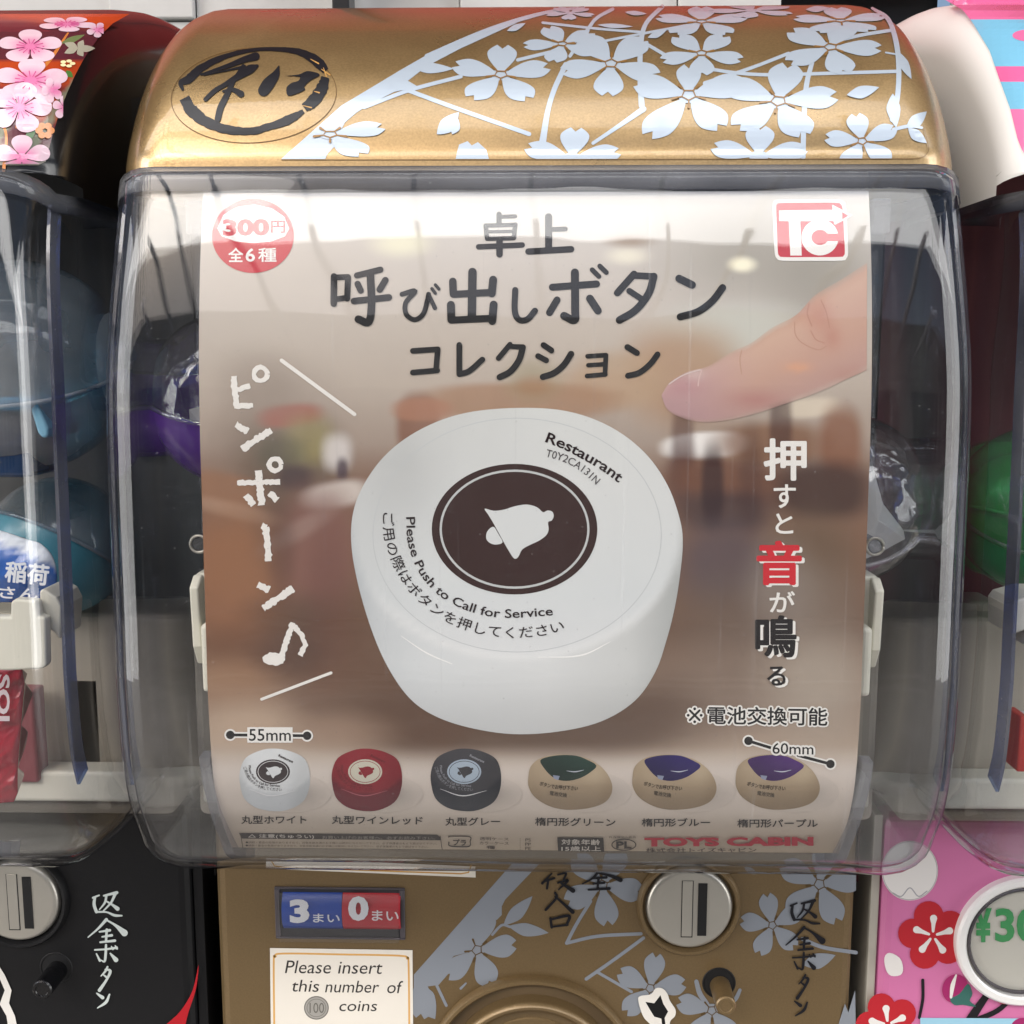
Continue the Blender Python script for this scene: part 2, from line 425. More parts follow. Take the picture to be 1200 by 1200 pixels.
import bmesh
def rowcut(px, faces, step):
    """cut shapes along rows so that they follow the curved sheet"""
    if not step: return px, faces
    y0, y1 = px[:, 1].min(), px[:, 1].max(); k0, k1 = math.ceil(y0/step), math.floor(y1/step)
    if k1 < k0: return px, faces
    bm = bmesh.new(); vs = [bm.verts.new((p[0], p[1], 0)) for p in px]
    for f in faces:
        try: bm.faces.new([vs[i] for i in f])
        except ValueError: pass
    for k in range(k0, k1+1):
        bmesh.ops.bisect_plane(bm, geom=bm.verts[:]+bm.edges[:]+bm.faces[:], dist=1e-5, plane_co=(0, k*step, 0), plane_no=(0, 1, 0))
    bm.verts.index_update()
    P = np.array([(v.co.x, v.co.y) for v in bm.verts]); F = [tuple(v.index for v in f.verts) for f in bm.faces]
    bm.free()
    return P, F

def inside(g, poly):
    x, y = g[:, 0], g[:, 1]; c = np.zeros(len(g), bool); n = len(poly); j = n-1
    dmin = np.full(len(g), 1e9)
    for i in range(n):
        xi, yi = poly[i]; xj, yj = poly[j]
        if yi != yj:
            c ^= ((yi > y) != (yj > y)) & (x < (xj-xi)*(y-yi)/(yj-yi)+xi)
        dmin = np.minimum(dmin, np.hypot(x-xi, y-yi)); j = i
    return c & (dmin > 1.0)

def clip_poly(P, box_):
    x0, y0, x1, y1 = box_
    P = [tuple(p) for p in P]
    for ax, val, sg in ((0, x0, 1), (0, x1, -1), (1, y0, 1), (1, y1, -1)):
        out = []
        for i in range(len(P)):
            a, b = P[i-1], P[i]; ia = (a[ax]-val)*sg >= 0; ib = (b[ax]-val)*sg >= 0
            if ia != ib:
                t = (val-a[ax])/(b[ax]-a[ax]); out.append((a[0]+(b[0]-a[0])*t, a[1]+(b[1]-a[1])*t))
            if ib: out.append(b)
        P = out
        if not P: break
    return np.array(P)

_gc = {}
def glyphs(st, bold=0.0):
    k = (st, bold)
    if k not in _gc:
        cu = bpy.data.curves.new('lettering', 'FONT'); cu.body = st; cu.size = 1; cu.resolution_u = 3; cu.offset = bold
        o = bpy.data.objects.new('lettering', cu); COL.objects.link(o)
        me = bpy.data.meshes.new_from_object(o)
        v = np.array([tuple(x.co)[:2] for x in me.vertices]); f = [tuple(p.vertices) for p in me.polygons]
        bpy.data.objects.remove(o); bpy.data.curves.remove(cu); bpy.data.meshes.remove(me)
        _gc[k] = (v, f)
    v, f = _gc[k]
    return v.copy(), f

def smooth_poly(P, n=6): return catmull(P, n, closed=True)
def tz(scale, ox, oy): return lambda *P: [((p[0]/scale+ox, p[1]/scale+oy) + ((p[2]/scale,) if len(p) > 2 else ())) for p in P]
def smst(x, a, b):
    t = np.clip((x-a)/(b-a), 0, 1); return t*t*(3-2*t)

# ------------------------------------------------------------------ materials
PRINT = mat('poster_print', attr='Col', rough=.5, spec=.12)
STICK = mat('sticker_print', attr='Col', rough=.16, spec=.5, coat=.6, coat_rough=.06)
SILVER = mat('silver_foil_print', attr='Col', rough=.28, metal=.25, spec=.6, coat=.6, coat_rough=.05)
CARD = mat('card_print', attr='Col', rough=.5, spec=.3)
GOLD = metal_paint('gold_paint', (.37, .25, .115), .33, .75, flake=.12, coat=.7)
GOLD_B = metal_paint('gold_body_shaded', (.205, .138, .064), .42, .5, flake=.07, coat=.3)  # body gold darkened: the shade below the case is put into the colour
BLACK = mat('glossy_black_plastic', (.005, .005, .006), .22, spec=.35, coat=.25)
BLACKM = mat('black_panel', (.008, .008, .009), .5, spec=.25, bump=.1, bscale=900)
WHITE = mat('white_gloss_plastic', (.84, .83, .81), .28, coat=.3)
PINKM = mat('pink_panel', '#cf74a4', .35)
CREAM = mat('cream_plastic', (.72, .70, .60), .38, noise=.04)
INNER = mat('dark_inner_wall', (.075, .074, .074), .5, noise=.25, nscale=14)
INNERB = mat('grey_beige_hopper', (.42, .38, .31), .45, noise=.12, nscale=20)
MAROON = mat('maroon_inner_wall', (.12, .03, .036), .5)
DARK = mat('black_void', (.004, .004, .005), .6)
STEEL = mat('pale_coin_plate', (.46, .44, .39), .3, metal=.55, bump=.1, bscale=600, noise=.06)
CASE = clear_plastic('clear_case_plastic', haze=.002, base=(.985,.985,.982), wob=.4, stretch=(2, 3, 1.6))
RIM = clear_plastic('blue_tinted_rim', base=(.14, .25, .55), edge=(.06, .09, .30), haze=.14, wob=.2, gloss=1.4)
RIBM = clear_plastic('clear_rib_plastic', base=(.8, .8, .82), edge=(.5, .5, .58), haze=.16, wob=.3, ramp_start=.5)
FLANGE = clear_plastic('frosted_flange', base=(.50, .53, .60), edge=(.1, .13, .28), haze=.12, wob=.4, rough=.15, ramp_start=.5, gloss=.6)
CAPS = clear_plastic('capsule_clear', base=(.93, .93, .94), edge=(.6, .62, .66), haze=.05, wob=1.0, stretch=(9, 9, 9), rough=.03, gloss=2.6)

# ------------------------------------------------------------------ the place behind, below and above
gnd = mk('ground', [(-9000,-9000,-1150),(9000,-9000,-1150),(9000,9000,-1150),(-9000,9000,-1150)], [(0,1,2,3)],
         mat('paved_floor', (.17, .16, .15), .25, noise=.2, nscale=2)); props(gnd, kind='structure')

SIDING = mat('white_siding', (.72, .72, .71), .5, noise=.04)
DARKGL = mat('dark_opening', (.015, .015, .017), .3)
wall = empty('back_wall', (0, 900, -1150), 'white panelled wall with a dark opening, standing behind the machines', 'wall')
xs = [-700, -520, -335, -268, -150, -60, 110, 190]
for i in range(len(xs)-1):
    x0, x1 = xs[i], xs[i+1]
    for j, (za, zb) in enumerate(((-1150, 100), (102, 262), (264, 290), (292, 700))):
        dp = (0, 6, 12, 5)[(i+j) % 4]
        if za > 90: box('panel', x0+.5, x1-.5, 900+dp, 930, za, zb, SIDING, wall, 1)
        elif i == 0: box('base_panel', -700, 190, 904, 930, za, zb, SIDING, wall)
box('post', -154, -141, 870, 898, -1150, 700, DARKGL, wall, 1)
box('opening', 190, 330, 960, 980, -1150, 700, DARKGL, wall)
box('panel', 332, 900, 905, 930, 102, 700, SIDING, wall, 1)
box('base_panel', 332, 900, 905, 930, -1150, 100, SIDING, wall, 1)
box('backing', -700, 189, 931, 940, 90, 700, SIDING, wall)
box('backing', 333, 900, 931, 940, 90, 700, SIDING, wall)
box('signboard', -900, 900, 885, 899, 310, 900, mat('red_sign', (.42, .035, .03), .35), wall, 2)

# roof over the shop front (its edge and beams are what the lids and cases mirror)
roof = empty('canopy', (0, 0, 1500), 'brown boarded canopy over the row of machines, above the camera', 'canopy')
RB = mat('canopy_boards', (.24, .15, .085), .6, noise=.15, nscale=3)
for k in range(11):
    y = 300+k*105
    box('board', -2600, 2600, y+2, y+103, 1500+(k % 2)*6, 1530, RB, roof)
BG = mat('beam_grey', (.16, .16, .18), .5)
_a = math.atan2(1.25, 2.3)
for k in range(19):
    x = -2700+k*300
    prism('glazing_bar', [(-3350, 980), (-3350, 930), (150, 2832), (150, 2882)], x, x+20, BG, roof, axis='x')
box('edge_beam', -2700, 2700, 180, 298, 1440, 1560, BG, roof)
opp = empty('opposite_building', (0, -3400, -1150), 'grey building across the walkway, behind the camera', 'building')
OW = mat('opposite_wall', (.16, .155, .15), .6, noise=.2, nscale=1.5)
OG = mat('opposite_window', (.03, .035, .04), .1)
box('wall', -9000, 9000, -5600, -5500, -1150, 2250, OW, opp)
for k in range(9):
    x = -4300+k*1000
    f = box('window', x, x+700, -5498, -5480, -200, 900, OG, opp)

# ------------------------------------------------------------------ machine building blocks
HA = 116.2         # half width of a case
PITCHX = 247.5
def taper(z): return 1-.022*float(smst(np.array(float(z)), -15, 50))
def shell(name, prof, a, r, yback, material, parent, x0=0, thick=2.2, ztop=None, zbot=None, zback=None, closed=False):
    P = np.array(prof); N = normals2(P); n = len(P)
    cols = [(-a+r-r*math.sin(q), r*(1-math.cos(q))) for q in np.linspace(math.pi/2, 0, 7)]
    mid = list(np.linspace(-a+r, a-r, 13))[1:-1]
    cols = cols+[(x, 0) for x in mid]+[(-c[0], c[1]) for c in cols[::-1]]
    V = []; 
    zb0, zb1 = zback
    s_ = np.r_[0, np.cumsum(np.linalg.norm(np.diff(P, axis=0), axis=1))]; s_ /= s_[-1]
    m = len(cols)
    for i in range(n):
        rr = []; tp = taper(P[i][1])
        for x, ins in cols:
            q = P[i]-N[i]*ins; rr.append((x0+x*tp, min(q[0], yback), q[1]))
        zz = zb0+(zb1-zb0)*s_[i]
        V.append((x0-a*tp, yback, zz)); V += rr; V.append((x0+a*tp, yback, zz))
    M = m+2; F = []
    for i in range(n-1):
        for j in range(M-1):
            F.append((i*M+j, (i+1)*M+j, (i+1)*M+j+1, i*M+j+1))
    o = mk(name, V, F, material, parent, smooth=True)
    if thick:
        so = o.modifiers.new('thickness', 'SOLIDIFY'); so.thickness = thick*MM; so.offset = 1 if False else -1
    return o

case_out = []
N_ = normals2(poster_prof)
for i, (p, nn) in enumerate(zip(poster_prof, N_)):
    zz = p[1]
    off = 3.4+ (smst(np.array(-zz), 118, 143)*2.0)
    if zz <= 47: case_out.append(p+nn*off)
case_out = np.array(case_out)
ext = catmull([tuple(case_out[-8]), tuple(case_out[-1]), (311, -152.5), (325, -156), (345, -157.5), (369, -158)], 6)
case_out = np.vstack([case_out[:-8], ext])

def rim(name, prof, a, r, wdt, material, parent, x0):
    """the tinted seam strip that runs round each side of the case, behind the corner"""
    P = np.array(prof); N = normals2(P); out = None
    for sg in (-1, 1):
        V = []; F = []
        for i in range(len(P)):
            for ins in (r+.5, r+wdt):
                for dx in (-.8, .15):
                    q = P[i]-N[i]*ins; V.append((x0+sg*(a*taper(P[i][1])+dx), q[0], q[1]))
        for i in range(len(P)-1):
            b = 4*i
            for q in ((0,1,5,4), (2,6,7,3), (1,3,7,5), (0,4,6,2)):
                F.append(tuple(b+k for k in q))
        out = mk(name, V, F, material, parent)

def lid(material, parent, x0):
    P = np.array(lid_prof); a, r = LA, LR
    N = normals2(P)
    cols = [(-a+r-r*math.sin(q), r*(1-math.cos(q))) for q in np.linspace(math.pi/2, 0, 8)]
    mid = [-60, -20, 20, 60]
    cols = cols+[(x, 0) for x in mid]+[(-c[0], c[1]) for c in cols[::-1]]
    M = len(cols); V = []; F = []; n = len(P)
    for i in range(n):
        for x, ins in cols:
            q = P[i]-N[i]*ins; V.append((x0+x, q[0], q[1] if i < n-1 else 50.4))
    for i in range(n-1):
        for j in range(M-1): F.append((i*M+j, (i+1)*M+j, (i+1)*M+j+1, i*M+j+1))
    # side walls: from the inset edge down to the seam line
    for sg in (-1, 1):
        e = [i*M+(0 if sg < 0 else M-1) for i in range(n)]
        b = len(V)
        for i in range(n): V.append((x0+sg*a, V[e[i]][1], 45.5 if i else 45.5))
        for i in range(n-1):
            q = (e[i], e[i+1], b+i+1, b+i); F.append(q if sg > 0 else q[::-1])
    o = mk('lid', V, F, material, parent, smooth=True)
    es = o.modifiers.new('edges', 'EDGE_SPLIT'); es.split_angle = R(50)
def machine(x0, label, lidm, bodym, innerm, sideM):
    g = empty('capsule_toy_machine', (x0, 460, -420), label, 'vending machine', 'capsule toy machines in a row')
    shell('clear_case', case_out, HA, 13, YB-1, CASE, g, x0, 2.2, zback=(46, -158))
    rim('case_rim', [p for p in case_out[2:] if p[1] > -127], HA, 13, 7.0, RIM, g, x0)
    # frosted rim that carries the lid
    fp = [(300.4, 48.6), (299.8, 44.6), (299.0, 42.4)]
    V = []; F = []
    prof = [(301.6, 50.2), (300.4, 47.4), (299.3, 43.9)]
    shell('case_flange', [tuple(np.array(p)-np.array([2.2, 0])) for p in prof], HA+.9, 13, YB-2, FLANGE, g, x0, .8, zback=(50, 44))
    lid(lidm, g, x0)
    # chassis: inner walls, hopper ledge, front panel
    box('inner_wall', x0-123.4, x0+123.4, 402, 440, -200, 92, innerm, g)
    box('hopper_ledge', x0-119.5, x0+119.5, 370, 401, -162, -88, INNERB, g, 3)
    box('ledge_strip', x0-114, x0+114, 358, 369, -152, -141, CREAM, g, 1.5)
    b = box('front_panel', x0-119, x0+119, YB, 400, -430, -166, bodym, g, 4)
    box('chassis', x0-123.5, x0+123.5, 440.5, 640, -430, 60, sideM, g, 2)
    return g

# ------------------------------------------------------------------ flowers used on several stickers
PETAL = [(.07, .0), (.16, .07), (.34, .17), (.56, .26), (.76, .275), (.90, .20), (1.0, .10), (.87, .0)]
def petal(cx, cy, ang, L, wd, tx, notch=True):
    pt = PETAL if notch else [(.05, 0), (.2, .1), (.4, .22), (.65, .3), (.85, .26), (.97, .13), (1.0, 0)]
    half = catmull([(p[0], p[1]) for p in pt[:-1]], 3) if notch else catmull(pt, 3)
    P = [(p[0], p[1]) for p in half] + ([(pt[-1][0], 0)] if notch else [])
    P += [(p[0], -p[1]) for p in half[::-1]]
    P = np.array(P); P[:, 0] *= L; P[:, 1] *= L*wd
    c, s = math.cos(ang), math.sin(ang)
    Q = np.stack([P[:, 0]*c-P[:, 1]*s, P[:, 0]*s+P[:, 1]*c], 1)
    return tx(Q, cx, cy)

def flower(A, cx, cy, rx, ry, rot, col, line=None, clip=None, skip=(), sk=0, notch=True, wd=1.05, lens=None, lw=1.5):
    def tx(Q, cx_, cy_): return np.stack([cx_+(Q[:, 0]+sk*Q[:, 1])*rx, cy_+Q[:, 1]*ry], 1)
    for k in range(5):
        if k in skip: continue
        L = 1 if lens is None else lens[k]
        A.poly(petal(cx, cy, R(rot+72*k), L, wd/L if L > 1 else wd, tx, notch), col, 14, clip=clip)
    A.poly(tx(np.array([(math.cos(q)*.2, math.sin(q)*.2) for q in np.linspace(0, 2*math.pi, 10, endpoint=False)]), cx, cy), col, 14, clip=clip)
    if line:
      def draw():
        pent = tx(np.array([(math.cos(R(rot+36+72*k))*.13, math.sin(R(rot+36+72*k))*.13) for k in range(6)]), cx, cy)
        if clip and (pent[:, 1].max() > clip[3]-2): return
        A.stroke([tuple(p) for p in pent], lw, line, smooth=False)
        for k in range(5):
            q = R(rot+36+72*k)
            a, b = tx(np.array([(math.cos(q)*.14, math.sin(q)*.14), (math.cos(q)*.3, math.sin(q)*.3)]), cx, cy)
            A.stroke([(*a, lw), (*b, lw*1.9)], lw, line, smooth=False)
      A.later.append(draw)

def leaf(A, x0, y0, x1, y1, wd, col, bend=0, clip=None):
    d = np.array([x1-x0, y1-y0], float); L = np.linalg.norm(d); t = d/L; n = np.array([-t[1], t[0]])
    o = np.array([x0, y0], float)
    half = [(0, 0), (.15, .5), (.4, 1), (.65, .8), (.85, .4), (1, 0)]
    P = [o+t*a*L+n*(b*wd+bend*math.sin(a*math.pi)) for a, b in catmull(half, 3)]
    P += [o+t*a*L+n*(-b*wd*.8+bend*math.sin(a*math.pi)) for a, b in catmull(half, 3)[::-1][1:-1]]
    A.poly(P, col, 14, clip=clip)

# ================================================================== the three machines
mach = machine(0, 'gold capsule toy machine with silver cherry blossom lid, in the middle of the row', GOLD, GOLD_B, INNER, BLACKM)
mL = machine(-PITCHX, 'black capsule toy machine with red and pink blossom lid, at the left edge', BLACK, BLACKM, INNER, BLACKM)
mR = machine(PITCHX, 'white capsule toy machine with pink and blue lid sticker, at the right edge', WHITE, PINKM, MAROON, WHITE)

# ---------------------------------------------- gold lid: calligraphy emblem
A = Art(LID, .12)
INK = (.008, .008, .012)
Z = tz(6, 200, 40)
A.ring(200+585/6, 40+432/6, 97, 55.5, .9, '#6b5230', rot=-4)
A.stroke(Z((88,400,14),(75,345,40),(130,318,62),(220,238,52),(400,155,36),(600,112,26),(800,112,34),(940,140,52),(1040,205,72),(1090,262,50)), 8, INK, rough=.08, cap=False)
A.stroke(Z((1088,305,52),(1065,380,80),(1005,470,84),(940,520,66)), 8, INK, rough=.12, cap=False)
A.stroke(Z((935,545,30),(840,600,62),(700,650,52),(560,685,52),(400,672,62),(250,618,72),(150,540,84),(100,450,74)), 8, INK, rough=.12, cap=False)
for a_, b_ in (((1075,240),(1095,300)),((1060,250),(1120,290)),((985,180),(1040,210)),((930,505),(990,520)),((1010,405),(1045,415))):
    A.stroke(Z((*a_,4),(*b_,10)), 1, '#b98d50', smooth=False)
A.stroke(Z((215,288,14),(400,228,32),(520,182,44),(598,160,58)), 5, INK)
A.stroke(Z((235,292,10),(400,258,13),(520,230,22)), 3, INK)
A.stroke(Z((608,228,24),(560,250,62),(480,298,48),(380,360,32),(310,402,34),(246,462,30)), 5, INK)
A.stroke(Z((510,225,22),(440,340,30),(392,440,42),(352,520,46),(332,600,44)), 5, INK)
A.stroke(Z((370,405,16),(440,395,30),(495,424,48)), 5, INK)
A.stroke(Z((762,228,8),(738,290,56),(690,350,86),(655,400,80)), 5, INK)
A.poly(smooth_poly(Z((805,298),(900,288),(958,264),(1030,276),(1046,296),(985,328),(940,372),(945,395),(880,425),(824,435),(815,382),(850,347),(898,332),(905,302)), 3), INK)
A.build('calligraphy_emblem', mat('ink_print', attr='Col', rough=.3, spec=.3, coat=.15), mach, 'black brush-written character in a broken brush ring')

# ---------------------------------------------- gold lid: silver cherry blossom sticker
SV = '#b2bfcd'; GL = '#8f6a38'
A = Art(LID, .08)
CL = (325, 8, 1088, 186.5)
Z5 = tz(3, 320, 0); Z6 = tz(2.857, 700, 0)
def seg(pts, wd, clip=None): A.stroke(pts, wd, SV)
A.poly([(329,187),(400,124),(440,100),(470,82),(505,62),(604,22),(606,27),(540,57),(500,78),(478,95),(490,102),(462,108),(436,121),(418,132),(404,144),(396,160),(392,172),(384,180),(381,187)], SV, clip=CL)
seg([(500,66,5),(560,40,5),(603,25,5),(645,14,4),(684,9,3)], 5)
seg(Z5((320,378),(480,318),(660,270)), 4.5)
seg(Z5((465,315),(640,380),(900,472)), 5)
seg([(636,166,8),(642,130,6),(650,104,6),(663,76,6)], 6); seg([(668,66,4),(690,33,4),(700,21,4),(718,11,4)], 4)
seg(Z5((860,212),(975,184)), 4)
seg([(752,124,7),(750,90,6),(751,52,6),(757,28,5),(776,8,5)], 6)
seg([(695,168,4),(725,148,5),(754,128,7)], 5)
seg([(826,98,5),(880,80,4),(924,63,4)], 4); seg([(990,46,4),(1012,41,4),(1043,36,4)], 4)
seg([(830,81,4),(865,86,4),(905,88,4),(980,86,4),(1050,84,4)], 4)
seg([(636,27,3),(700,34,3),(752,38,3)], 3); seg([(690,52,3),(752,40,3),(805,30,3)], 3)
seg([(756,51,4),(788,70,4)], 4)
seg([(941,184,6),(942,140,6),(945,100,6),(952,72,5)], 6)
seg([(1022,10,3),(1040,22,5),(1049,45,6),(1053,75,6),(1052,110,6),(1046,140,7)], 6)
seg([(1038,62,2),(1056,65,2)], 2); leaf(A, 1054, 62, 1068, 93, 6, SV)
leaf(A, 1046, 110, 1050, 150, 9, SV); leaf(A, 1062, 150, 1086, 131, 8, SV, clip=CL); leaf(A, 1064, 150, 1086, 168, 7, SV, clip=CL)
seg([(1047,152,4),(1066,148,4),(1080,150,3)], 3)
for c, s_ in (((471,81),14), ((454,101),10)): pass
leaf(A, 402, 77+2, 448, 82, 7, SV) if False else None
leaf(A, 480, 78, 532, 81, 7, SV); leaf(A, 455, 96, 478, 106, 5, SV)
flower(A, 587, 88, 59, 35, -96+8, SV, GL, CL)
flower(A, 659, 52, 46, 22, -112, SV, GL, CL)
flower(A, 716, 75, 60, 38, -50, SV, GL, CL)
flower(A, 807, 112, 66, 48, -90, SV, GL, CL, lens=(.75, 1.05, 1, 1.25, 1.0))
flower(A, 912, 119, 70, 45, -80, SV, GL, CL)
flower(A, 822, 26, 55, 18, -90, SV, GL, CL, lw=1.2)
flower(A, 822, 63, 50, 26, -55, SV, GL, CL)
flower(A, 973, 56, 60, 32, -70, SV, GL, CL)
flower(A, 985, 25, 56, 16, -95, SV, GL, CL, lw=1.2)
flower(A, 882, 13, 52, 9, -40, SV, None, CL)
flower(A, 668, 16, 30, 8, -50, SV, None, CL)
flower(A, 1010, 166, 44, 33, -100, SV, GL, CL)
flower(A, 889, 184, 58, 36, -88, SV, None, CL)
flower(A, 670, 186, 58, 36, -85, SV, None, CL)
flower(A, 387, 158, 66, 30, -18, SV, GL, CL, skip=(2, 3, 4))
leaf(A, 512, 158, 538, 132, 10, SV); leaf(A, 530, 158, 537, 140, 6, SV)
A.poly([(534,186.5),(538,170),(548,166),(553,171),(560,167),(570,176),(573,186.5)], SV)
leaf(A, 759, 45, 782, 35, 4.5, SV); leaf(A, 992, 112, 1030, 103, 8, SV); leaf(A, 594, 37, 616, 28, 4, SV)
leaf(A, 732, 15, 758, 17, 3, SV); leaf(A, 700, 30, 742, 32, 3, SV); leaf(A, 944, 12, 972, 10, 4, SV)
A.stroke([(330,187.6),(700,186.9),(1070,186.3)], .8, '#7a5c30', smooth=False)
A.stroke([(1070,186.3),(1082,184),(1088,176),(1086,165),(1082,148)], .8, '#7a5c30')
A.build('blossom_sticker', SILVER, mach, 'silver cherry blossoms and branches along the lid')

# ---------------------------------------------- left lid sticker
A = Art(LID, .3)
bgp = [(-12,194),(45,194),(54,190),(56,182),(62,160),(70,133),(79,110),(88,90),(97,73),(106,59),(117,44),(132,29),(152,17.5),(-12,17.5)]
def lbg(p):
    x, y = p[:, 0], p[:, 1]
    base = np.tile(np.array(lin('#5a2430')), (len(p), 1))
    def mixc(c, k): 
        nonlocal base
        base = base*(1-k[:, None])+np.array(lin(c))*k[:, None]
    mixc('#c2491c', smst(30-y+.12*(x-40), 0, 8)*.95)
    mixc('#b0401c', smst(y, 66+6*np.sin(1), 74)*(1-smst(y, 96, 110)))
    mixc('#a8401e', smst(y, 108, 116)*smst(x, 30, 50)*(1-smst(y, 140, 150)))
    mixc('#76806a', smst(np.sin(x*.13+y*.09), .45, .8)*smst(y, 85, 100)*.8)
    mixc('#a8a898', smst(y, 165, 185)*.7)
    return base
A.poly(bgp, lbg, 6)
A.stroke([(20,150,3),(36,100,3),(60,70,4),(80,40,2)], 3, '#c8783a')
A.stroke([(5,200,4),(8,160,3),(0,140,3)], 3, '#d8884a')
leaf(A, 72, 52, 100, 42, 4, '#6e7a4e'); leaf(A, 78, 84, 86, 92, 4, '#4e7a3a'); leaf(A, 28, 172, 46, 140, 5, '#6f8a6a')
for k in range(5): leaf(A, 92, 58, 92+20*math.cos(R(72*k)), 58+10*math.sin(R(72*k)), 4.5, '#a9a391')
def pk(cx, cy, rx, ry):
    def f(p):
        d = np.hypot((p[:, 0]-cx)/rx, (p[:, 1]-cy)/ry); k = smst(d, .15, .75)[:, None]
        return np.array(lin('#dc7aa8'))*(1-k)+np.array(lin('#e2c3d0'))*k
    return f
CLL = (-14, 17.5, 150, 193)
for cx, cy, rx, ry, ro in ((36,56,38,20,-90),(79,30,34,9,-60),(118,37,20,9,-60),(37,96,44,25,-88),(24,128,38,30,-75),(80,128,22,14,-90),(66,108,20,15,-40),(27,186,34,26,-90)):
    f = pk(cx, cy, rx, ry)
    if cx in (118, 80, 66):
        flower(A, cx-4, cy, rx*.62, ry, ro, f, None, (-14, 17.5, 122 if cx == 118 else 75, 193), notch=False, wd=1.2)
        continue
    flower(A, cx, cy, rx, ry, ro, f, None, CLL, notch=False, wd=1.2)
    for k in range(15):
        q = k*2*math.pi/15
        if cy+ry*.5 < 190: A.stroke([(cx+rx*.16*math.cos(q), cy+ry*.16*math.sin(q), .6), (cx+rx*.42*math.cos(q), cy+ry*.42*math.sin(q), 1.3)], 1, '#c8558c', smooth=False)
for k in range(5): A.ell(80+6*math.cos(k*1.26), 77+3*math.sin(k*1.26), 3.4, 1.8, '#f2e6b0', n=10)
for k in range(6): A.ell(54+7*math.cos(k*1.05), 155+6*math.sin(k*1.05), 4.5, 4, '#d9905a', n=10)
A.build('blossom_sticker', STICK, mL, 'pink plum blossoms on a red and maroon ground')

# ---------------------------------------------- right lid sticker
A = Art(LID, .3)
def edge_x(y): return np.interp(y, [0,13,27,60,92,128,165,181,190], [1106,1128,1139,1159,1170,1183,1192,1199,1210])
def band(y0, y1, c):
    ys = np.linspace(y0, y1, 10); P = [(float(edge_x(y)), y) for y in ys]+[(1222, y1), (1222, y0)]
    A.poly(P, c, 10)
PK, BL = '#dc6c9e', '#76b6d6'
band(-2, 24, PK); band(24, 79, BL); band(79, 97, '#da659a'); band(97, 129, BL); band(129, 190, '#dc76a6')
A.ell(1206, 43, 20, 7, PK)
A.build('striped_sticker', STICK, mR, 'pink and light blue bands')

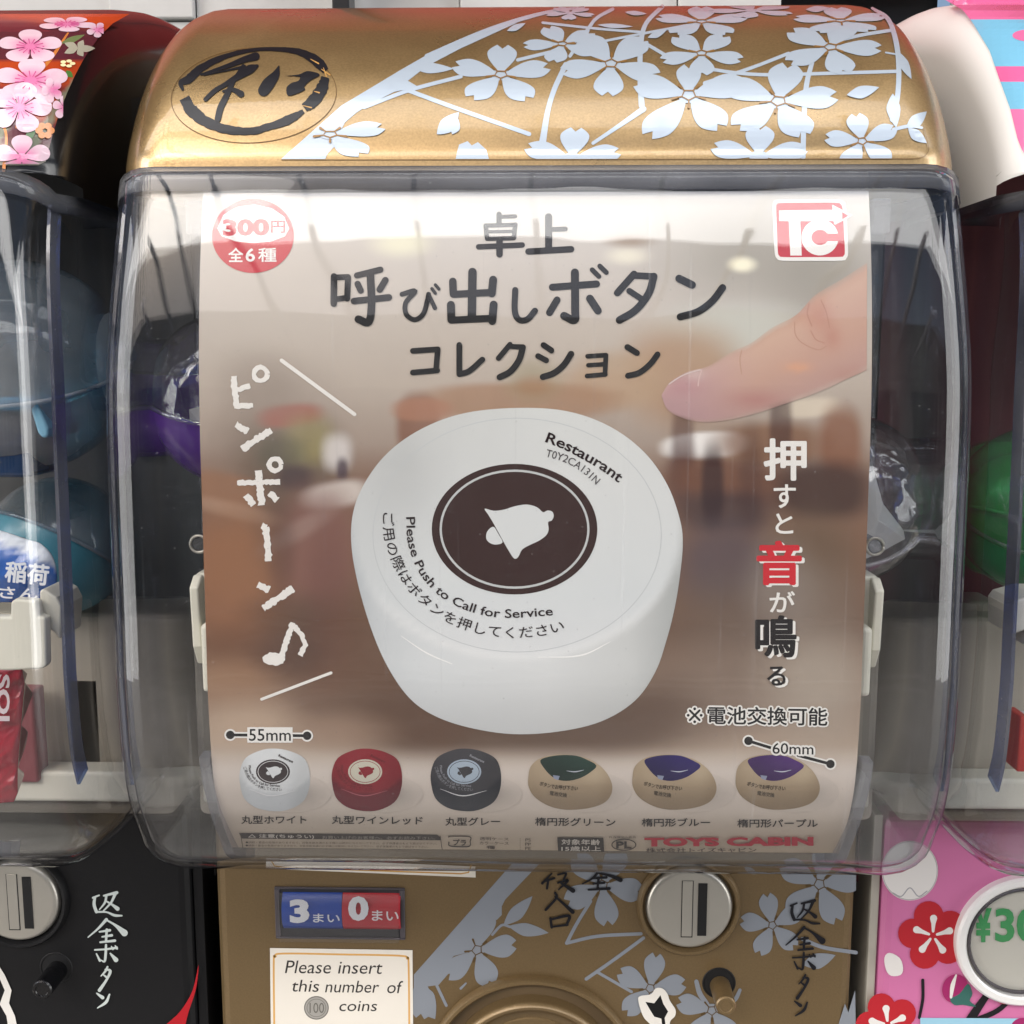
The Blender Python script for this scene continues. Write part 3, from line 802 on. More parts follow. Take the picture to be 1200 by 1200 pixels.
# ================================================================== poster in the middle case
post = empty('poster', (0, 288, -142), 'advertising poster for toy call buttons, curved inside the clear case of the gold machine', 'poster')
def interp_tbl(y, ys, cs):
    C = np.array([lin(c) for c in cs]); return np.stack([np.interp(y, ys, C[:, k]) for k in range(3)], 1)
BLOBS = [ # cx, cy, rx, ry, rot, colour, strength, softness
 (330,330,150,60,0,'#c6bcb0',.5,1), (900,300,130,60,0,'#9d978a',.75,1), (965,340,60,60,0,'#8f8a7c',.5,1), (860,390,90,36,0,'#c3c4ba',.8,.7),
 (470,285,34,16,0,'#e6e2c6',.8,1), (735,300,24,10,0,'#e6e0cc',.8,1), (738,283,28,7,0,'#94785c',.6,1), (870,310,16,9,0,'#f4eed2',.9,.8),
 (800,440,70,60,0,'#b08a6a',.75,.6), (725,445,60,34,0,'#b79c80',.7,.5), (700,455,60,22,0,'#b89a7e',.5,.6),
 (610,470,120,22,0,'#a98468',.8,.35), (490,500,26,40,0,'#8a5a44',.75,.35), (495,480,36,14,0,'#b08068',.8,.4), (625,445,34,26,0,'#9a8f6c',.5,.8), (625,452,22,12,0,'#a87858',.5,.8),
 (340,545,66,60,0,'#6d6052',.72,.6), (340,487,38,14,-5,'#b86a5c',.85,.5), (362,515,30,30,0,'#a59a68',.7,.7), (330,530,30,20,0,'#5f5e4e',.6,.7), (345,560,22,16,0,'#4a3c44',.7,.7),
 (300,450,50,40,0,'#9a8c80',.45,.9), (270,520,26,40,0,'#8c7c70',.35,1), (395,530,18,22,0,'#dcd6d2',.75,.7), (401,550,7,14,0,'#493848',.8,.7), (393,580,40,16,-10,'#d5cbc2',.85,.5),
 (262,575,50,22,12,'#9c7358',.8,.5), (280,600,70,10,14,'#b89880',.6,.8), (275,680,70,80,0,'#96694e',.85,.6), (280,660,60,60,0,'#a0704f',.5,.8),
 (370,640,50,70,0,'#8b6259',.8,.6), (352,620,50,12,-30,'#a58a80',.55,.8), (385,700,26,90,0,'#7d554c',.6,.8), (330,650,16,60,0,'#5d4238',.35,.9),
 (285,765,70,30,8,'#7a543f',.6,.8), (270,800,60,30,0,'#a98467',.6,.9), (390,770,50,80,20,'#6f5040',.65,.8),
 (826,522,52,16,-4,'#e9e5e0',.97,.3), (950,478,34,12,-6,'#d5c8b4',.85,.5), (800,515,14,50,0,'#5c3834',.6,.6), (800,560,20,40,0,'#5a3a38',.6,.7),
 (905,520,70,26,0,'#8a6248',.8,.5), (915,500,14,50,0,'#4e3434',.6,.5), (985,520,26,46,0,'#8d5c42',.8,.5), (860,565,80,26,8,'#7b5340',.85,.5), (965,575,60,36,0,'#4c3834',.85,.5),
 (850,600,60,26,0,'#4d3c3e',.8,.6), (835,570,14,50,0,'#3e2c30',.75,.5), (850,660,60,50,0,'#62565c',.8,.7), (950,650,60,50,0,'#73604f',.75,.8), (890,720,110,50,0,'#74645a',.7,.9),
 (850,800,110,60,-10,'#8c7c70',.7,1), (960,800,70,70,0,'#b3a89a',.7,1), (950,700,60,40,0,'#8a7a6c',.6,1),
 (600,850,230,40,0,'#5c4436',.85,.6), (480,830,80,60,30,'#684c3c',.8,.7), (740,840,80,40,-20,'#6d584c',.75,.8),
 (290,850,60,30,0,'#c3aa92',.7,1), (400,860,60,26,0,'#ac8e78',.55,1), (880,560,16,60,0,'#4a3232',.4,.8),
 (335,475,60,50,0,'#8a7c72',.35,1), (335,720,50,26,0,'#5f4a40',.5,.9), (340,765,45,30,0,'#5a4640',.55,.9), (320,620,26,60,0,'#5f4a40',.3,1), (915,690,42,60,0,'#9a9088',.45,.9),
]
def poster_col(p):
    x, y = p[:, 0], p[:, 1]
    c = interp_tbl(y, [215,300,380,450,520,560,640,740,830,875,900,930,985,1010],
        ['#cfcbc4','#c7c0b8','#c0b6ab','#b9ac9f','#a8978a','#8d6f5e','#86644f','#7a5f4e','#937a68','#b3a08e','#cbbfb2','#d2c6ba','#cdbda8','#c8b69c'])
    for cx, cy, rx, ry, ro, co, st, so in BLOBS:
        a = R(ro); dx, dy = x-cx, y-cy; u = (dx*math.cos(a)+dy*math.sin(a))/rx; v = (-dx*math.sin(a)+dy*math.cos(a))/ry
        d = (np.abs(u)**2.6+np.abs(v)**2.6)**(1/2.6) if so < .75 else np.hypot(u, v)
        k = (1-smst(d, 1-so*.85, 1+so*.55))*st
        c = c*(1-k[:, None])+np.array(lin(co))*k[:, None]
    k = (smst(y, 868, 905))[:, None]*.75
    lum = (c@np.array([.21, .72, .07]))[:, None]; c = (lum+(c-lum)*.97)*(lum/.45)**.12*1.07
    c = c*(1-k)+interp_tbl(y, [870,905,950,1010], ['#b8a594','#d8cdc3','#d6c9bb','#c9b699'])*k
    return c
PR = POSTER.P; s_ = np.r_[0, np.cumsum(np.linalg.norm(np.diff(PR, axis=0), axis=1))]
i0 = np.argmin(abs(PR[:, 1]-43.3)); ss = np.linspace(s_[i0], s_[-1], 300)
gy = np.interp(ss, s_, PR[:, 0]); gz = np.interp(ss, s_, PR[:, 1]); gxs = np.linspace(-88.4, 87.4, 270)
V = np.array([(x, y, z) for y, z in zip(gy, gz) for x in gxs]); W_ = len(gxs)
F = [(i*W_+j, (i+1)*W_+j, (i+1)*W_+j+1, i*W_+j+1) for i in range(len(gy)-1) for j in range(W_-1)]
sh = mk('sheet', V, F, PRINT, post, cols=poster_col(project(V)))
so = sh.modifiers.new('thickness', 'SOLIDIFY'); so.thickness = .35*MM; so.offset = -1

BK = '#1e1e20'
# ---- finger
A = Art(POSTER, .1)
U = catmull([(775,463),(785,448),(805,436),(830,429),(858,412),(880,402),(905,384),(933,369),(955,346),(985,328),(1016,308)], 6)
Lw = catmull([(775,463),(782,480),(800,490),(825,495),(855,492),(885,485),(915,475),(945,465),(970,455),(995,443),(1015.5,434)], 6)
nU = len(U); rows = 14; px = []; 
for k in range(rows+1):
    t = k/rows; px.append(U*(1-t)+Lw*t)
px = np.vstack(px); F = [(k*nU+i, (k+1)*nU+i, (k+1)*nU+i+1, k*nU+i+1) for k in range(rows) for i in range(nU-1)]
def fing(p):
    x, y = p[:, 0], p[:, 1]
    yu = np.interp(x, U[:, 0], U[:, 1]); yl = np.interp(x, Lw[:, 0], Lw[:, 1]); t = np.clip((y-yu)/(yl-yu+1e-6), 0, 1)
    a = interp_tbl(t, [0, .15, .6, 1], ['#c9a08a','#d3ab96','#c79a88','#b8909a' if False else '#b98f88'])
    b = interp_tbl(t, [0, .3, 1], ['#c8a3a0','#bf9396','#b48c92'])
    k = smst(x, 800, 900)[:, None]; c = b*(1-k)+a*k
    def bl(cx, cy, rx, ry, col, st):
        nonlocal c
        q = (np.exp(-(((x-cx)/rx)**2+((y-cy)/ry)**2))*st)[:, None]; c = c*(1-q)+np.array(lin(col))*q
    c = c*.78+np.array(lin('#c6b6a8'))*.22
    ed = (np.minimum(smst(t, 0, .07), smst(1-t, 0, .07))*.55+.45)[:, None]; c = c*ed+poster_col(p)*(1-ed)
    bl(885,468,30,10,'#b27a76',.6); bl(960,370,16,20,'#bd7f70',.5); bl(975,395,10,14,'#b97a6c',.45); bl(935,365,18,14,'#c5917c',.5); bl(935,430,14,5,'#e0a684',.8); bl(1000,440,26,10,'#b58578',.5)
    bl(800,452,20,12,'#b98a8e',.5); bl(815,438,10,8,'#d8c0bc',.6)
    return c
A.tri(px, F, fing)
for pts, wd, cc in (([(869,411),(867,422),(869,438)], 1.3, '#bf9986'), ([(931,378),(932,392),(940,402),(958,410),(968,406)], 1.2, '#be9482'),
    ([(948,356),(946,368),(951,382)], 1.6, '#bd8f7e'), ([(962,352),(968,366),(972,384)], 1.2, '#bd8f7e'), ([(950,388),(956,398),(966,402)], 1.2, '#bd8f7e'),
    ([(784,450),(800,440),(818,434),(822,434)], 1.4, '#dccac6'), ([(822,434),(819,444),(818,452)], 1.6, '#d9bcb8')):
    A.stroke(pts, wd, cc)
A.build('finger_picture', PRINT, post, 'printed photo of a pointing finger')

# ---- large call button picture
A = Art(POSTER, .1)
O = smooth_poly([(412,640),(414,600),(428,565),(455,530),(495,502),(545,484),(607,478),(665,482),(715,500),(755,530),(782,568),(797,610),(800,640),(796,680),(790,715),(781,750),(768,787),(744,821),(705,845),(655,857),(600,860),(548,852),(508,838),(480,818),(457,786),(438,745),(421,690)], 6)
def btn(p):
    x, y = p[:, 0], p[:, 1]
    d = np.hypot((x-606)/192, (y-625)/147)
    top = interp_tbl(y, [480, 560, 700, 770], ['#dcdedb','#dfe1df','#dde1e1','#e4e6e6'])
    side = interp_tbl(x, [412, 440, 520, 640, 740, 800], ['#c3c9cc','#d6dadb','#dde0e0','#dfe1e0','#d2d4d2','#b9bcba'])
    side = side*(1-.20*smst(y, 770, 860)-.10*smst(x, 720, 800)-.10*smst(-x, -500, -420))[:, None]
    top = top*(1-.10*smst(-(x-606)/200-(y-625)/300, .1, 1.0))[:, None]
    k = smst(d, .96, 1.03)[:, None]*smst(y, 560, 700)[:, None]
    c = top*(1-k)+side*k
    e = smst(d, .93, .985)*(1-smst(d, .985, 1.05))*smst(y, 660, 740)
    c = c*(1-.45*e[:, None])+np.array(lin('#f3f4f2'))*.45*e[:, None]
    q = np.exp(-(((x-470)/50)**2+((y-560)/60)**2))*.12; c = c*(1-q[:, None])
    return c
A.poly(O, btn, 8)
A.ring(606, 627, 169, 137, .8, '#c6cacb'); 
A.stroke([(470,745,.5),(500,765,1.6),(530,778,.8)], 1, '#fbfbf8'); A.stroke([(630,770,.5),(680,768,1.8),(715,752,.5)], 1, '#fbfbf8')
BR = '#3a2624'
A.ell(603, 620, 97, 76.5, BR, n=72); A.ring(603, 620, 86.5, 68.5, 2.6, '#c9cccb'); 
ZB = tz(2.857, 400, 400)
BELL1 = smooth_poly(ZB((480,560),(510,567),(545,563),(580,552),(620,546),(655,555),(675,572),(690,566),(706,570),(711,585),(704,600),(692,605),(694,630),(685,650),(660,668),(630,682),(605,697),(592,722),(578,726),(560,700),(540,665),(510,610),(492,580)), 3); A.poly(BELL1, '#dde0df')
BELL2 = smooth_poly(ZB((487,640),(500,624),(512,622),(526,645),(540,672),(520,680),(500,676),(486,662)), 3); A.poly(BELL2, '#dde0df')
A.text('Restaurant', [(638.5,518),(660,526.5),(683,538.5),(706,552),(724.5,566)], 12.5, '#2c2022', bold=.018)
A.text('T0Y2CA131N', [(639,535),(660,541),(680,552),(698,568)], 9, '#4a4446', bold=0)
A.text('Please Push to Call for Service', [(476,606),(478,637),(491,671),(516,699),(552,717),(592,724),(648,721)], 10.5, '#2e2426', bold=.012)
A.text('ご用の際はボタンを押してください', [(448,601),(449,626),(455,650),(466,674),(481,696),(504,717),(531,733),(565,744),(601,748),(638,745),(662,739)], 14, '#2e2426', bold=.004)
A.build('button_picture', PRINT, post, 'printed photo of a white round call button with a brown bell emblem')

# ---- title
A = Art(POSTER, .1)
Z1 = tz(3.636, 540, 230); Z2 = tz(3.636, 370, 290)
def st(Zf, wd, *pts, sm=True): A.stroke([p for p in Zf(*pts)], wd/3.636, BK, smooth=sm)
for wd, *p in ((22,(163,77),(163,115)),(17,(175,88),(232,86)),(20,(106,126),(112,180)),(18,(106,126),(234,122)),(20,(232,122),(226,178)),(14,(115,152),(225,150)),(18,(112,182),(226,179)),(23,(76,216),(262,208)),(28,(165,190),(165,248)),
    (30,(374,88),(374,228)),(20,(385,142),(446,140)),(27,(288,236),(470,226)),
    (30,(390,388),(578,374)),(34,(486,325),(487,480),(484,528),(440,510)),(30,(410,442),(378,496)),(33,(550,436),(584,488)),(21,(560,314),(588,342)),(21,(592,298),(620,325)),
    (30,(738,332),(667,412)),(28,(740,338),(822,342)),(32,(822,342),(800,415),(745,485),(676,528)),(26,(718,404),(770,438)),
    (33,(930,351),(985,378)),(31,(1115,390),(1070,448),(1010,492),(935,514)),
    (24,(353,634),(386,656)),(24,(330,681),(364,700)),(27,(470,672),(438,720),(396,754),(350,770)),
    (20,(540,682),(618,677)),(20,(618,677),(614,760)),(19,(543,720),(612,716)),(20,(538,766),(616,759)),
    (26,(710,643),(750,668)),(25,(838,674),(806,716),(760,752),(712,765))):
    st(Z1, wd, *p)
for wd, *p in ((36,(668,105),(665,298)),(32,(584,145),(586,196)),(30,(586,200),(748,192)),(34,(756,138),(750,196)),(34,(576,245),(578,308)),(30,(578,310),(752,302)),(34,(758,244),(752,314)),
    (28,(78,124),(77,240)),(24,(82,128),(138,126)),(26,(138,128),(134,218)),(24,(80,222),(134,214)),(26,(176,120),(276,95)),(27,(179,156),(192,184)),(28,(297,140),(273,180)),(28,(163,229),(312,213)),(33,(233,115),(238,240),(226,318),(182,306)),
    (21,(368,200),(424,186),(384,236),(386,285),(422,308),(458,284),(476,226),(481,200)),(19,(481,202),(508,258)),(14,(495,176),(510,196)),(14,(510,160),(525,178)),
    (26,(850,182),(848,270),(866,308),(902,306),(934,270)),
    (24,(414,441),(520,434)),(24,(520,434),(513,520)),(24,(414,533),(518,524)),
    (25,(612,416),(612,538)),(25,(612,540),(655,526),(710,478)),
    (23,(828,414),(779,472)),(22,(828,422),(882,424)),(27,(882,426),(866,480),(830,528),(784,553)),
    (24,(970,416),(1004,440)),(24,(947,463),(982,481)),):
    st(Z2, wd, *p)
A.build('title_lettering', PRINT, post, 'large rounded black Japanese title')

# ---- chalk lettering
A = Art(POSTER, .1)
ZC = tz(2.5, 230, 380); WC = '#efebe4'
def ch(wd, *p, r=.3): A.stroke(ZC(*p), wd/2.5, WC, smooth=False, rough=r, cap=r < .2)
def chr_(cx, cy, r_, wd):
    P = [(cx+r_*math.cos(q), cy+r_*math.sin(q)) for q in np.linspace(0, 2*math.pi, 13)]; A.stroke(ZC(*P), wd/2.5, WC, smooth=False, rough=.22, cap=False)
ch(19,(110,152),(114,200),(121,246)); ch(15,(122,192),(158,180)); ch(15,(114,241),(167,238)); chr_(189,146,20,14)
ch(20,(116,294),(152,314)); ch(20,(134,366),(220,310))
chr_(231,411,18,14); ch(15,(120,464),(246,462)); ch(20,(182,428),(192,530)); ch(19,(146,500),(168,530)); ch(19,(214,494),(238,515))
ch(19,(192,590),(206,596)); ch(20,(203,594),(209,640),(213,694))
ch(20,(180,763),(214,779)); ch(20,(196,832),(284,773))
ch(17,(250,975),(264,930),(284,874)); ch(15,(282,878),(308,910),(320,940),(304,970))
P = [(228+34*math.cos(q)*(1+rng.uniform(-.1,.1)), 980+19*math.sin(q)*(1+rng.uniform(-.15,.15))) for q in np.linspace(0, 2*math.pi, 26, endpoint=False)]
A.poly(ZC(*P), WC)
A.stroke(ZC((250,106),(464,264)), 4.4, WC, smooth=False); A.stroke(ZC((192,1098),(395,1021)), 3.4, WC, smooth=False)
A.build('chalk_lettering', PRINT, post, 'white chalk-like vertical lettering with a music note')

# ---- right vertical lettering
A = Art(POSTER, .1)
WH = '#f2efe9'
def vchar(c, x0, y0, x1, y1, col, b=.03, sh=None):
    if sh: A.char(c, x0+3.2, y0+2.2, x1+3.2, y1+2.2, sh, b)
    A.char(c, x0, y0, x1, y1, col, b)
vchar('押', 896, 515, 944, 562, WH, .03); vchar('す', 907, 568, 932, 595, WH, .02); vchar('と', 909, 602, 929, 625, WH, .02)
vchar('音', 888, 635, 938, 684, '#d2323c', .035, WH); vchar('が', 902, 693, 931, 717, WH, .02)
vchar('鳴', 886, 722, 932, 769, '#2a2728', .03, WH); vchar('る', 899, 781, 920, 803, '#2a2728', .02, WH)
A.build('sound_lettering', PRINT, post, 'vertical lettering with one red and two black characters')

# ---- note and size marks
A = Art(POSTER, .1)
def outlined(t, path, h, b, oc=WH, c=BK, g=.05, grow=1.2):
    P = np.array(path, float)
    for dx, dy in [(2.3*math.cos(q), 2.3*math.sin(q)) for q in np.linspace(0, 2*math.pi, 12, endpoint=False)]:
        A.text(t, [tuple(p+np.array([dx, dy])) for p in P], h, oc, 0 if ord(t[0]) > 0x2e80 else b)
    A.text(t, path, h, c, b)
for dx in (0, 1):
    c_ = (WH, BK)[dx]; wd_ = (6.5, 2.6)[dx]
    for a_ in (45, 135): A.stroke([(814+8*math.cos(R(a_)), 838+8*math.sin(R(a_))), (814-8*math.cos(R(a_)), 838-8*math.sin(R(a_)))], wd_, c_, smooth=False)
    for a_ in (0, 90, 180, 270): A.ell(814+7.6*math.cos(R(a_)), 838+7.6*math.sin(R(a_)), (3.6, 1.7)[dx], (3.6, 1.7)[dx], c_, n=12)
outlined('電池交換可能', [(829,848),(969,850)], 20.5, .02)
A.build('battery_note', PRINT, post)
A = Art(POSTER, .1)
def dim(x0, y0, x1, y1, t, gx0, gx1, ty0, ty1, h, drop=0):
    for wd, c, g in ((7, WH, 2), (3.4, BK, 0)):
        A.stroke([(x0, y0), (x1, y1)], wd, c, smooth=False)
        for x, y in ((x0, y0), (x1, y1)): A.ell(x, y, 5.0+g, 5.0+g, c, n=20)
    A.poly([(gx0-2, ty0+3-h-5), (gx1+2, ty1+3-h-5), (gx1+2, ty1+2), (gx0-2, ty0+2)], WH if not drop else '#d3c6ba')
    outlined(t, [(gx0, ty0), (gx1, ty1)], h, .008)
dim(270, 861, 360, 862, '55mm', 292, 341, 868, 868, 14)
A.build('size_mark', PRINT, post, 'size arrow reading 55mm')
A = Art(POSTER, .1)
A.stroke([(877,868),(902,876)], 7, WH, smooth=False); A.stroke([(935,885),(973,895)], 7, WH, smooth=False)
for q in ((877,868),(973,895)): A.ell(*q, 7, 7, WH, n=20); A.ell(*q, 5, 5, BK, n=20)
A.stroke([(877,868),(903,876)], 3.4, BK, smooth=False); A.stroke([(935,885),(973,895)], 3.4, BK, smooth=False)
outlined('60mm', [(905,883),(953,884)], 13, .008)
A.build('size_mark', PRINT, post, 'size arrow reading 60mm')

# ---- price badge
A = Art(POSTER, .1)
RD = '#c9424c'
A.ell(296.5, 276.5, 48, 43.5, RD, n=60)
A.poly([(255,268),(262,252),(278,243),(298,240),(318,244),(333,254),(339,268),(334,277),(318,283),(297,285),(276,283),(260,277)], '#f4f2ee')
A.text('300', [(261,277),(316,276.5)], 20, RD, bold=.05); A.text('円', [(318,273),(334,273)], 14, RD, bold=.03)
A.text('全', [(268,307),(285,307)], 16, '#f4f2ee', bold=.022); A.text('6', [(288,307),(299,307)], 16, '#f4f2ee', bold=.02); A.text('種', [(303,307),(324,307)], 16, '#f4f2ee', bold=.018)
A.build('price_badge', PRINT, post, 'round red badge reading 300円 全6種')

# ---- maker logo
A = Art(POSTER, .1)
ZT = tz(9.23, 880, 220)
def rr(P, r=.5): return P
A.poly(smooth_poly(ZT((232,200),(250,150),(300,130),(600,128),(930,128),(1000,150),(1028,200),(1040,450),(1050,700),(1030,765),(980,790),(650,792),(340,790),(280,765),(255,700),(242,450)), 3), '#f3f0ea')
A.poly(smooth_poly(ZT((272,215),(285,180),(320,168),(600,165),(920,165),(970,185),(990,230),(1003,450),(1015,690),(1000,735),(960,750),(650,752),(350,752),(305,735),(290,690),(280,450)), 3), RD)
WT = '#f5f3ee'
A.poly(ZT((302,248),(880,240),(878,185),(1100,300),(905,405),(890,362),(532,365),(548,735),(425,735),(408,365),(305,362)), WT)
A.poly(ZT((985,265),(1050,305),(985,345)), RD)
cpt = [(745+200*math.cos(q), 540+195*math.sin(q)) for q in np.linspace(R(12), R(348), 36)]+[(745+92*math.cos(q), 540+82*math.sin(q)) for q in np.linspace(R(330), R(30), 26)]
A.poly(ZT(*cpt), WT, 6)
A.build('maker_logo', PRINT, post, 'red rounded square logo with white letters TC')

# ---- six product pictures
def roundbtn(cx, body, side, disc, bell, ring, txt, label):
    A = Art(POSTER, .1); s = 1
    def shd(p):
        k = (np.exp(-(((p[:, 0]-cx-22)/34)**2+((p[:, 1]-930)/15)**2))*.55)[:, None]; return poster_col(p)*(1-k*.75)
    A.ell(cx+20, 930, 46, 22, shd, h=7)
    def bc(p):
        k = smst(np.hypot((p[:, 0]-cx)/40, (p[:, 1]-905)/25), .93, 1.03)*smst(p[:, 1], 905, 918)
        gx = (1-.22*smst(np.abs(p[:, 0]-cx+8), 15, 42))[:, None]
        return (np.array(lin(body))*(1-k[:, None])+np.array(lin(side))*k[:, None])*gx
    A.poly(smooth_poly([(cx-41,905),(cx-34,888),(cx-16,879),(cx,877),(cx+18,880),(cx+35,889),(cx+41,906),(cx+40,925),(cx+32,940),(cx+14,949),(cx-4,950),(cx-22,946),(cx-35,936),(cx-40,922)], 4), bc, 4)
    A.ell(cx-2, 904, 20, 14.5, disc, n=32); A.ring(cx-2, 904, 17.5, 12.4, .7, ring)
    for part_ in (BELL1, BELL2): A.poly([(cx-2+(x-603)*.235, 904+(y-620)*.215) for x, y in part_], bell, 5)
    A.text('Restaurant', [(cx+4,886),(cx+21,894)], 3, txt, .04)
    A.text('Please Push to Call for Service', [(cx-31,897),(cx-28,908),(cx-16,919),(cx+6,922)], 3, txt, .02)
    A.text('ご用の際はボタンを押してください', [(cx-37,899),(cx-31,913),(cx-16,924),(cx+8,927)], 4, txt, .01)
    A.stroke([(cx-30,924,.3),(cx-4,932,1.2),(cx+24,926,.3)], 1, '#e8e8e8' if body != '#8d2430' else '#b8606a')
    A.build('product_picture', PRINT, post, label)
roundbtn(322, '#e0e3e3', '#cdd1d2', '#3a3234', '#e0e3e3', '#d8d8d8', '#3a3234', 'white round call button picture')
roundbtn(430, '#8d2430', '#6e1c2a', '#cfcab8', '#8d2430', '#8d2430', '#6a1822', 'wine red round call button picture')
roundbtn(546, '#3f3f44', '#2c3038', '#a9b8c6', '#3f3f44', '#3f3f44', '#8a8c92', 'dark grey round call button picture')
def oval(cx, lens_, label):
    A = Art(POSTER, .1)
    def shd(p):
        k = (np.exp(-(((p[:, 0]-cx-26)/36)**2+((p[:, 1]-928)/16)**2))*.5)[:, None]; return poster_col(p)*(1-k*.7)
    A.ell(cx+22, 928, 50, 24, shd, h=7)
    def bc(p):
        t = np.clip(smst(p[:, 1], 900, 950)+.35*smst(np.abs(p[:, 0]-cx), 26, 50), 0, 1)[:, None]; g = np.array(lin('#b5a287'))*(1-t)+np.array(lin('#937f66'))*t
        q = (np.exp(-(((p[:, 0]-cx-30)/16)**2+((p[:, 1]-905)/12)**2))*.35)[:, None]
        return g*(1-q)+np.array(lin('#cdbb9e'))*q
    A.poly(smooth_poly([(cx-49,912),(cx-46,898),(cx-34,888),(cx-15,884),(cx+6,885),(cx+26,891),(cx+41,903),(cx+49,918),(cx+48,931),(cx+39,941),(cx+20,947),(cx-5,948.5),(cx-25,944),(cx-41,934),(cx-48,923)], 4), bc, 4)
    def lc(p):
        k = smst(p[:, 0], cx-35, cx+30)[:, None]*.5; v_ = smst(p[:, 1], 884, 914)[:, None]*.35; return np.array(lin(lens_))*(.75+k)*(1-v_)
    A.poly(smooth_poly([(cx-35,891),(cx-25,886.5),(cx-9,884.5),(cx+8,885.5),(cx+21,890.5),(cx+31,897),(cx+24,904.5),(cx+13,911),(cx,914.5),(cx-12,914),(cx-22,909),(cx-30,900.5)], 3), lc, 4)
    A.poly([(cx-20,908),(cx-12,909),(cx-14,914),(cx-19,912)], '#8e96ac'); A.stroke([(cx-4,903,.4),(cx+6,904,1.2),(cx+16,902,.4)], 1, '#c9cdd8')
    A.text('ボタンでお呼び下さい', [(cx-36,920),(cx-18,924),(cx+9,926)], 5, '#4a3f34', .03)
    A.text('電池交換', [(cx-24,931),(cx-4,934)], 5, '#5a4f42', .03)
    A.build('product_picture', PRINT, post, label)
oval(668, '#1f3a33', 'beige oval call button picture with green window')
oval(790, '#2a2060', 'beige oval call button picture with blue window')
oval(911, '#4a2a6a', 'beige oval call button picture with purple window')

# ---- small print at the bottom
A = Art(POSTER, .1)
for t, x0, x1, y0, y1 in (('丸型ホワイト',283,359,965,965),('丸型ワインレッド',389,495,965,966),('丸型グレー',522,586,967,967),('楕円形グリーン',627,721,967,968),('楕円形ブルー',752,832,968,968),('楕円形パープル',864,958,969,969)):
    A.text(t, [(x0, y0), (x1, y1)], 9.5, '#2b2626', .018)
A.poly([(280,975.5),(512,977.5),(516,980),(517,984),(284,982)], '#4a4440')
A.text('△ 注意(ちゅうい)', [(291,981.6),(368,982.5)], 5.2, '#d8d0c4', .02); A.text('お買い上げのお客様へ、必ずお読み下さい。', [(378,982.2),(510,983.2)], 3.6, '#b0a89c')
for k, y in enumerate((987.5, 991.2, 995, 998.6)):
    A.text('●誤飲・窒息の危険がありますので、対象年齢未満のお子様には絶対に与えないで下さい。必ず保護者のもとで遊ばせて下さい。', [(288, y), (512-10*k, y+1.6)], 2.6, '#5a5048', .0)
A.stroke([(282,976),(286,1000)], .8, '#5a5048', smooth=False); A.stroke([(516,979),(519,1002)], .8, '#5a5048', smooth=False)
A.stroke([(526,980),(528,979),(550,979.5),(551,985),(549,991),(528,990.5),(526,986)], 1.2, '#4a4440'); A.text('プラ', [(531,989.5),(546,990)], 7, '#4a4440', .03)
for k, t in enumerate(('透明ケース','カラーケース','種')): A.text(t, [(562+(8 if k==2 else 0),983.5+5*k),(596-(16 if k==2 else 0),984+5*k)], 3.4, '#5a5048', .01)
for k, t in enumerate(('：PS','：PP','：PE')): A.text(t, [(609,984.5+5*k),(622,985+5*k)], 3.4, '#5a5048', .01)
A.poly([(653,980),(707,980.5),(708,997),(654,996)], '#45403c')
A.text('対象年齢', [(658,988.5),(703,989)], 6.4, '#e4dccf', .02); A.text('15歳以上', [(658,996),(704,996)], 5.6, '#e4dccf', .02)
A.text('PL保険加入商品', [(714,981),(745,981)], 2.6, '#5a5048', .01)
A.ring(731, 988.5, 14, 6.5, 1.2, '#45403c'); A.text('PL', [(722,993),(740,993)], 8.5, '#45403c', .03)
x = 654
while x < 740:
    wd = random.choice((.6, 1.0, 1.6)); A.poly([(x,999),(x+wd,999),(x+wd,1004.5),(x,1004.5)], '#5a4c44'); x += wd+random.choice((.9, 1.3, 2.0))
A.text('TOYS CABIN', [(755,990.5),(953,989.5)], 10.5, '#c23a48', .055)
A.text('株式会社トイズキャビン', [(757,997.5),(886,997)], 5.4, '#4a3e3a', .02)
A.text('〒422-8036   静岡市駿河区', [(764,1002.5),(870,1002)], 3, '#7a6c60'); A.text('TEL:054-671-2300', [(860,1001),(952,1000.5)], 3, '#7a6c60')
A.stroke([(520,997),(640,999)], .8, '#8a7a68', smooth=False); A.text('材質表示', [(563,1001),(607,1001)], 3.2, '#6a5e54')
A.build('small_print', PRINT, post, 'row of product names, caution panel and red maker name')

# ================================================================== things inside the middle case
def P3(px, py, depth):
    """point at a given camera depth (mm) under a photo pixel"""
    return np.array(fwd)*depth+np.array(rgt)*(px-600)/FPX*depth+np.array(upv)*-(py-600)/FPX*depth

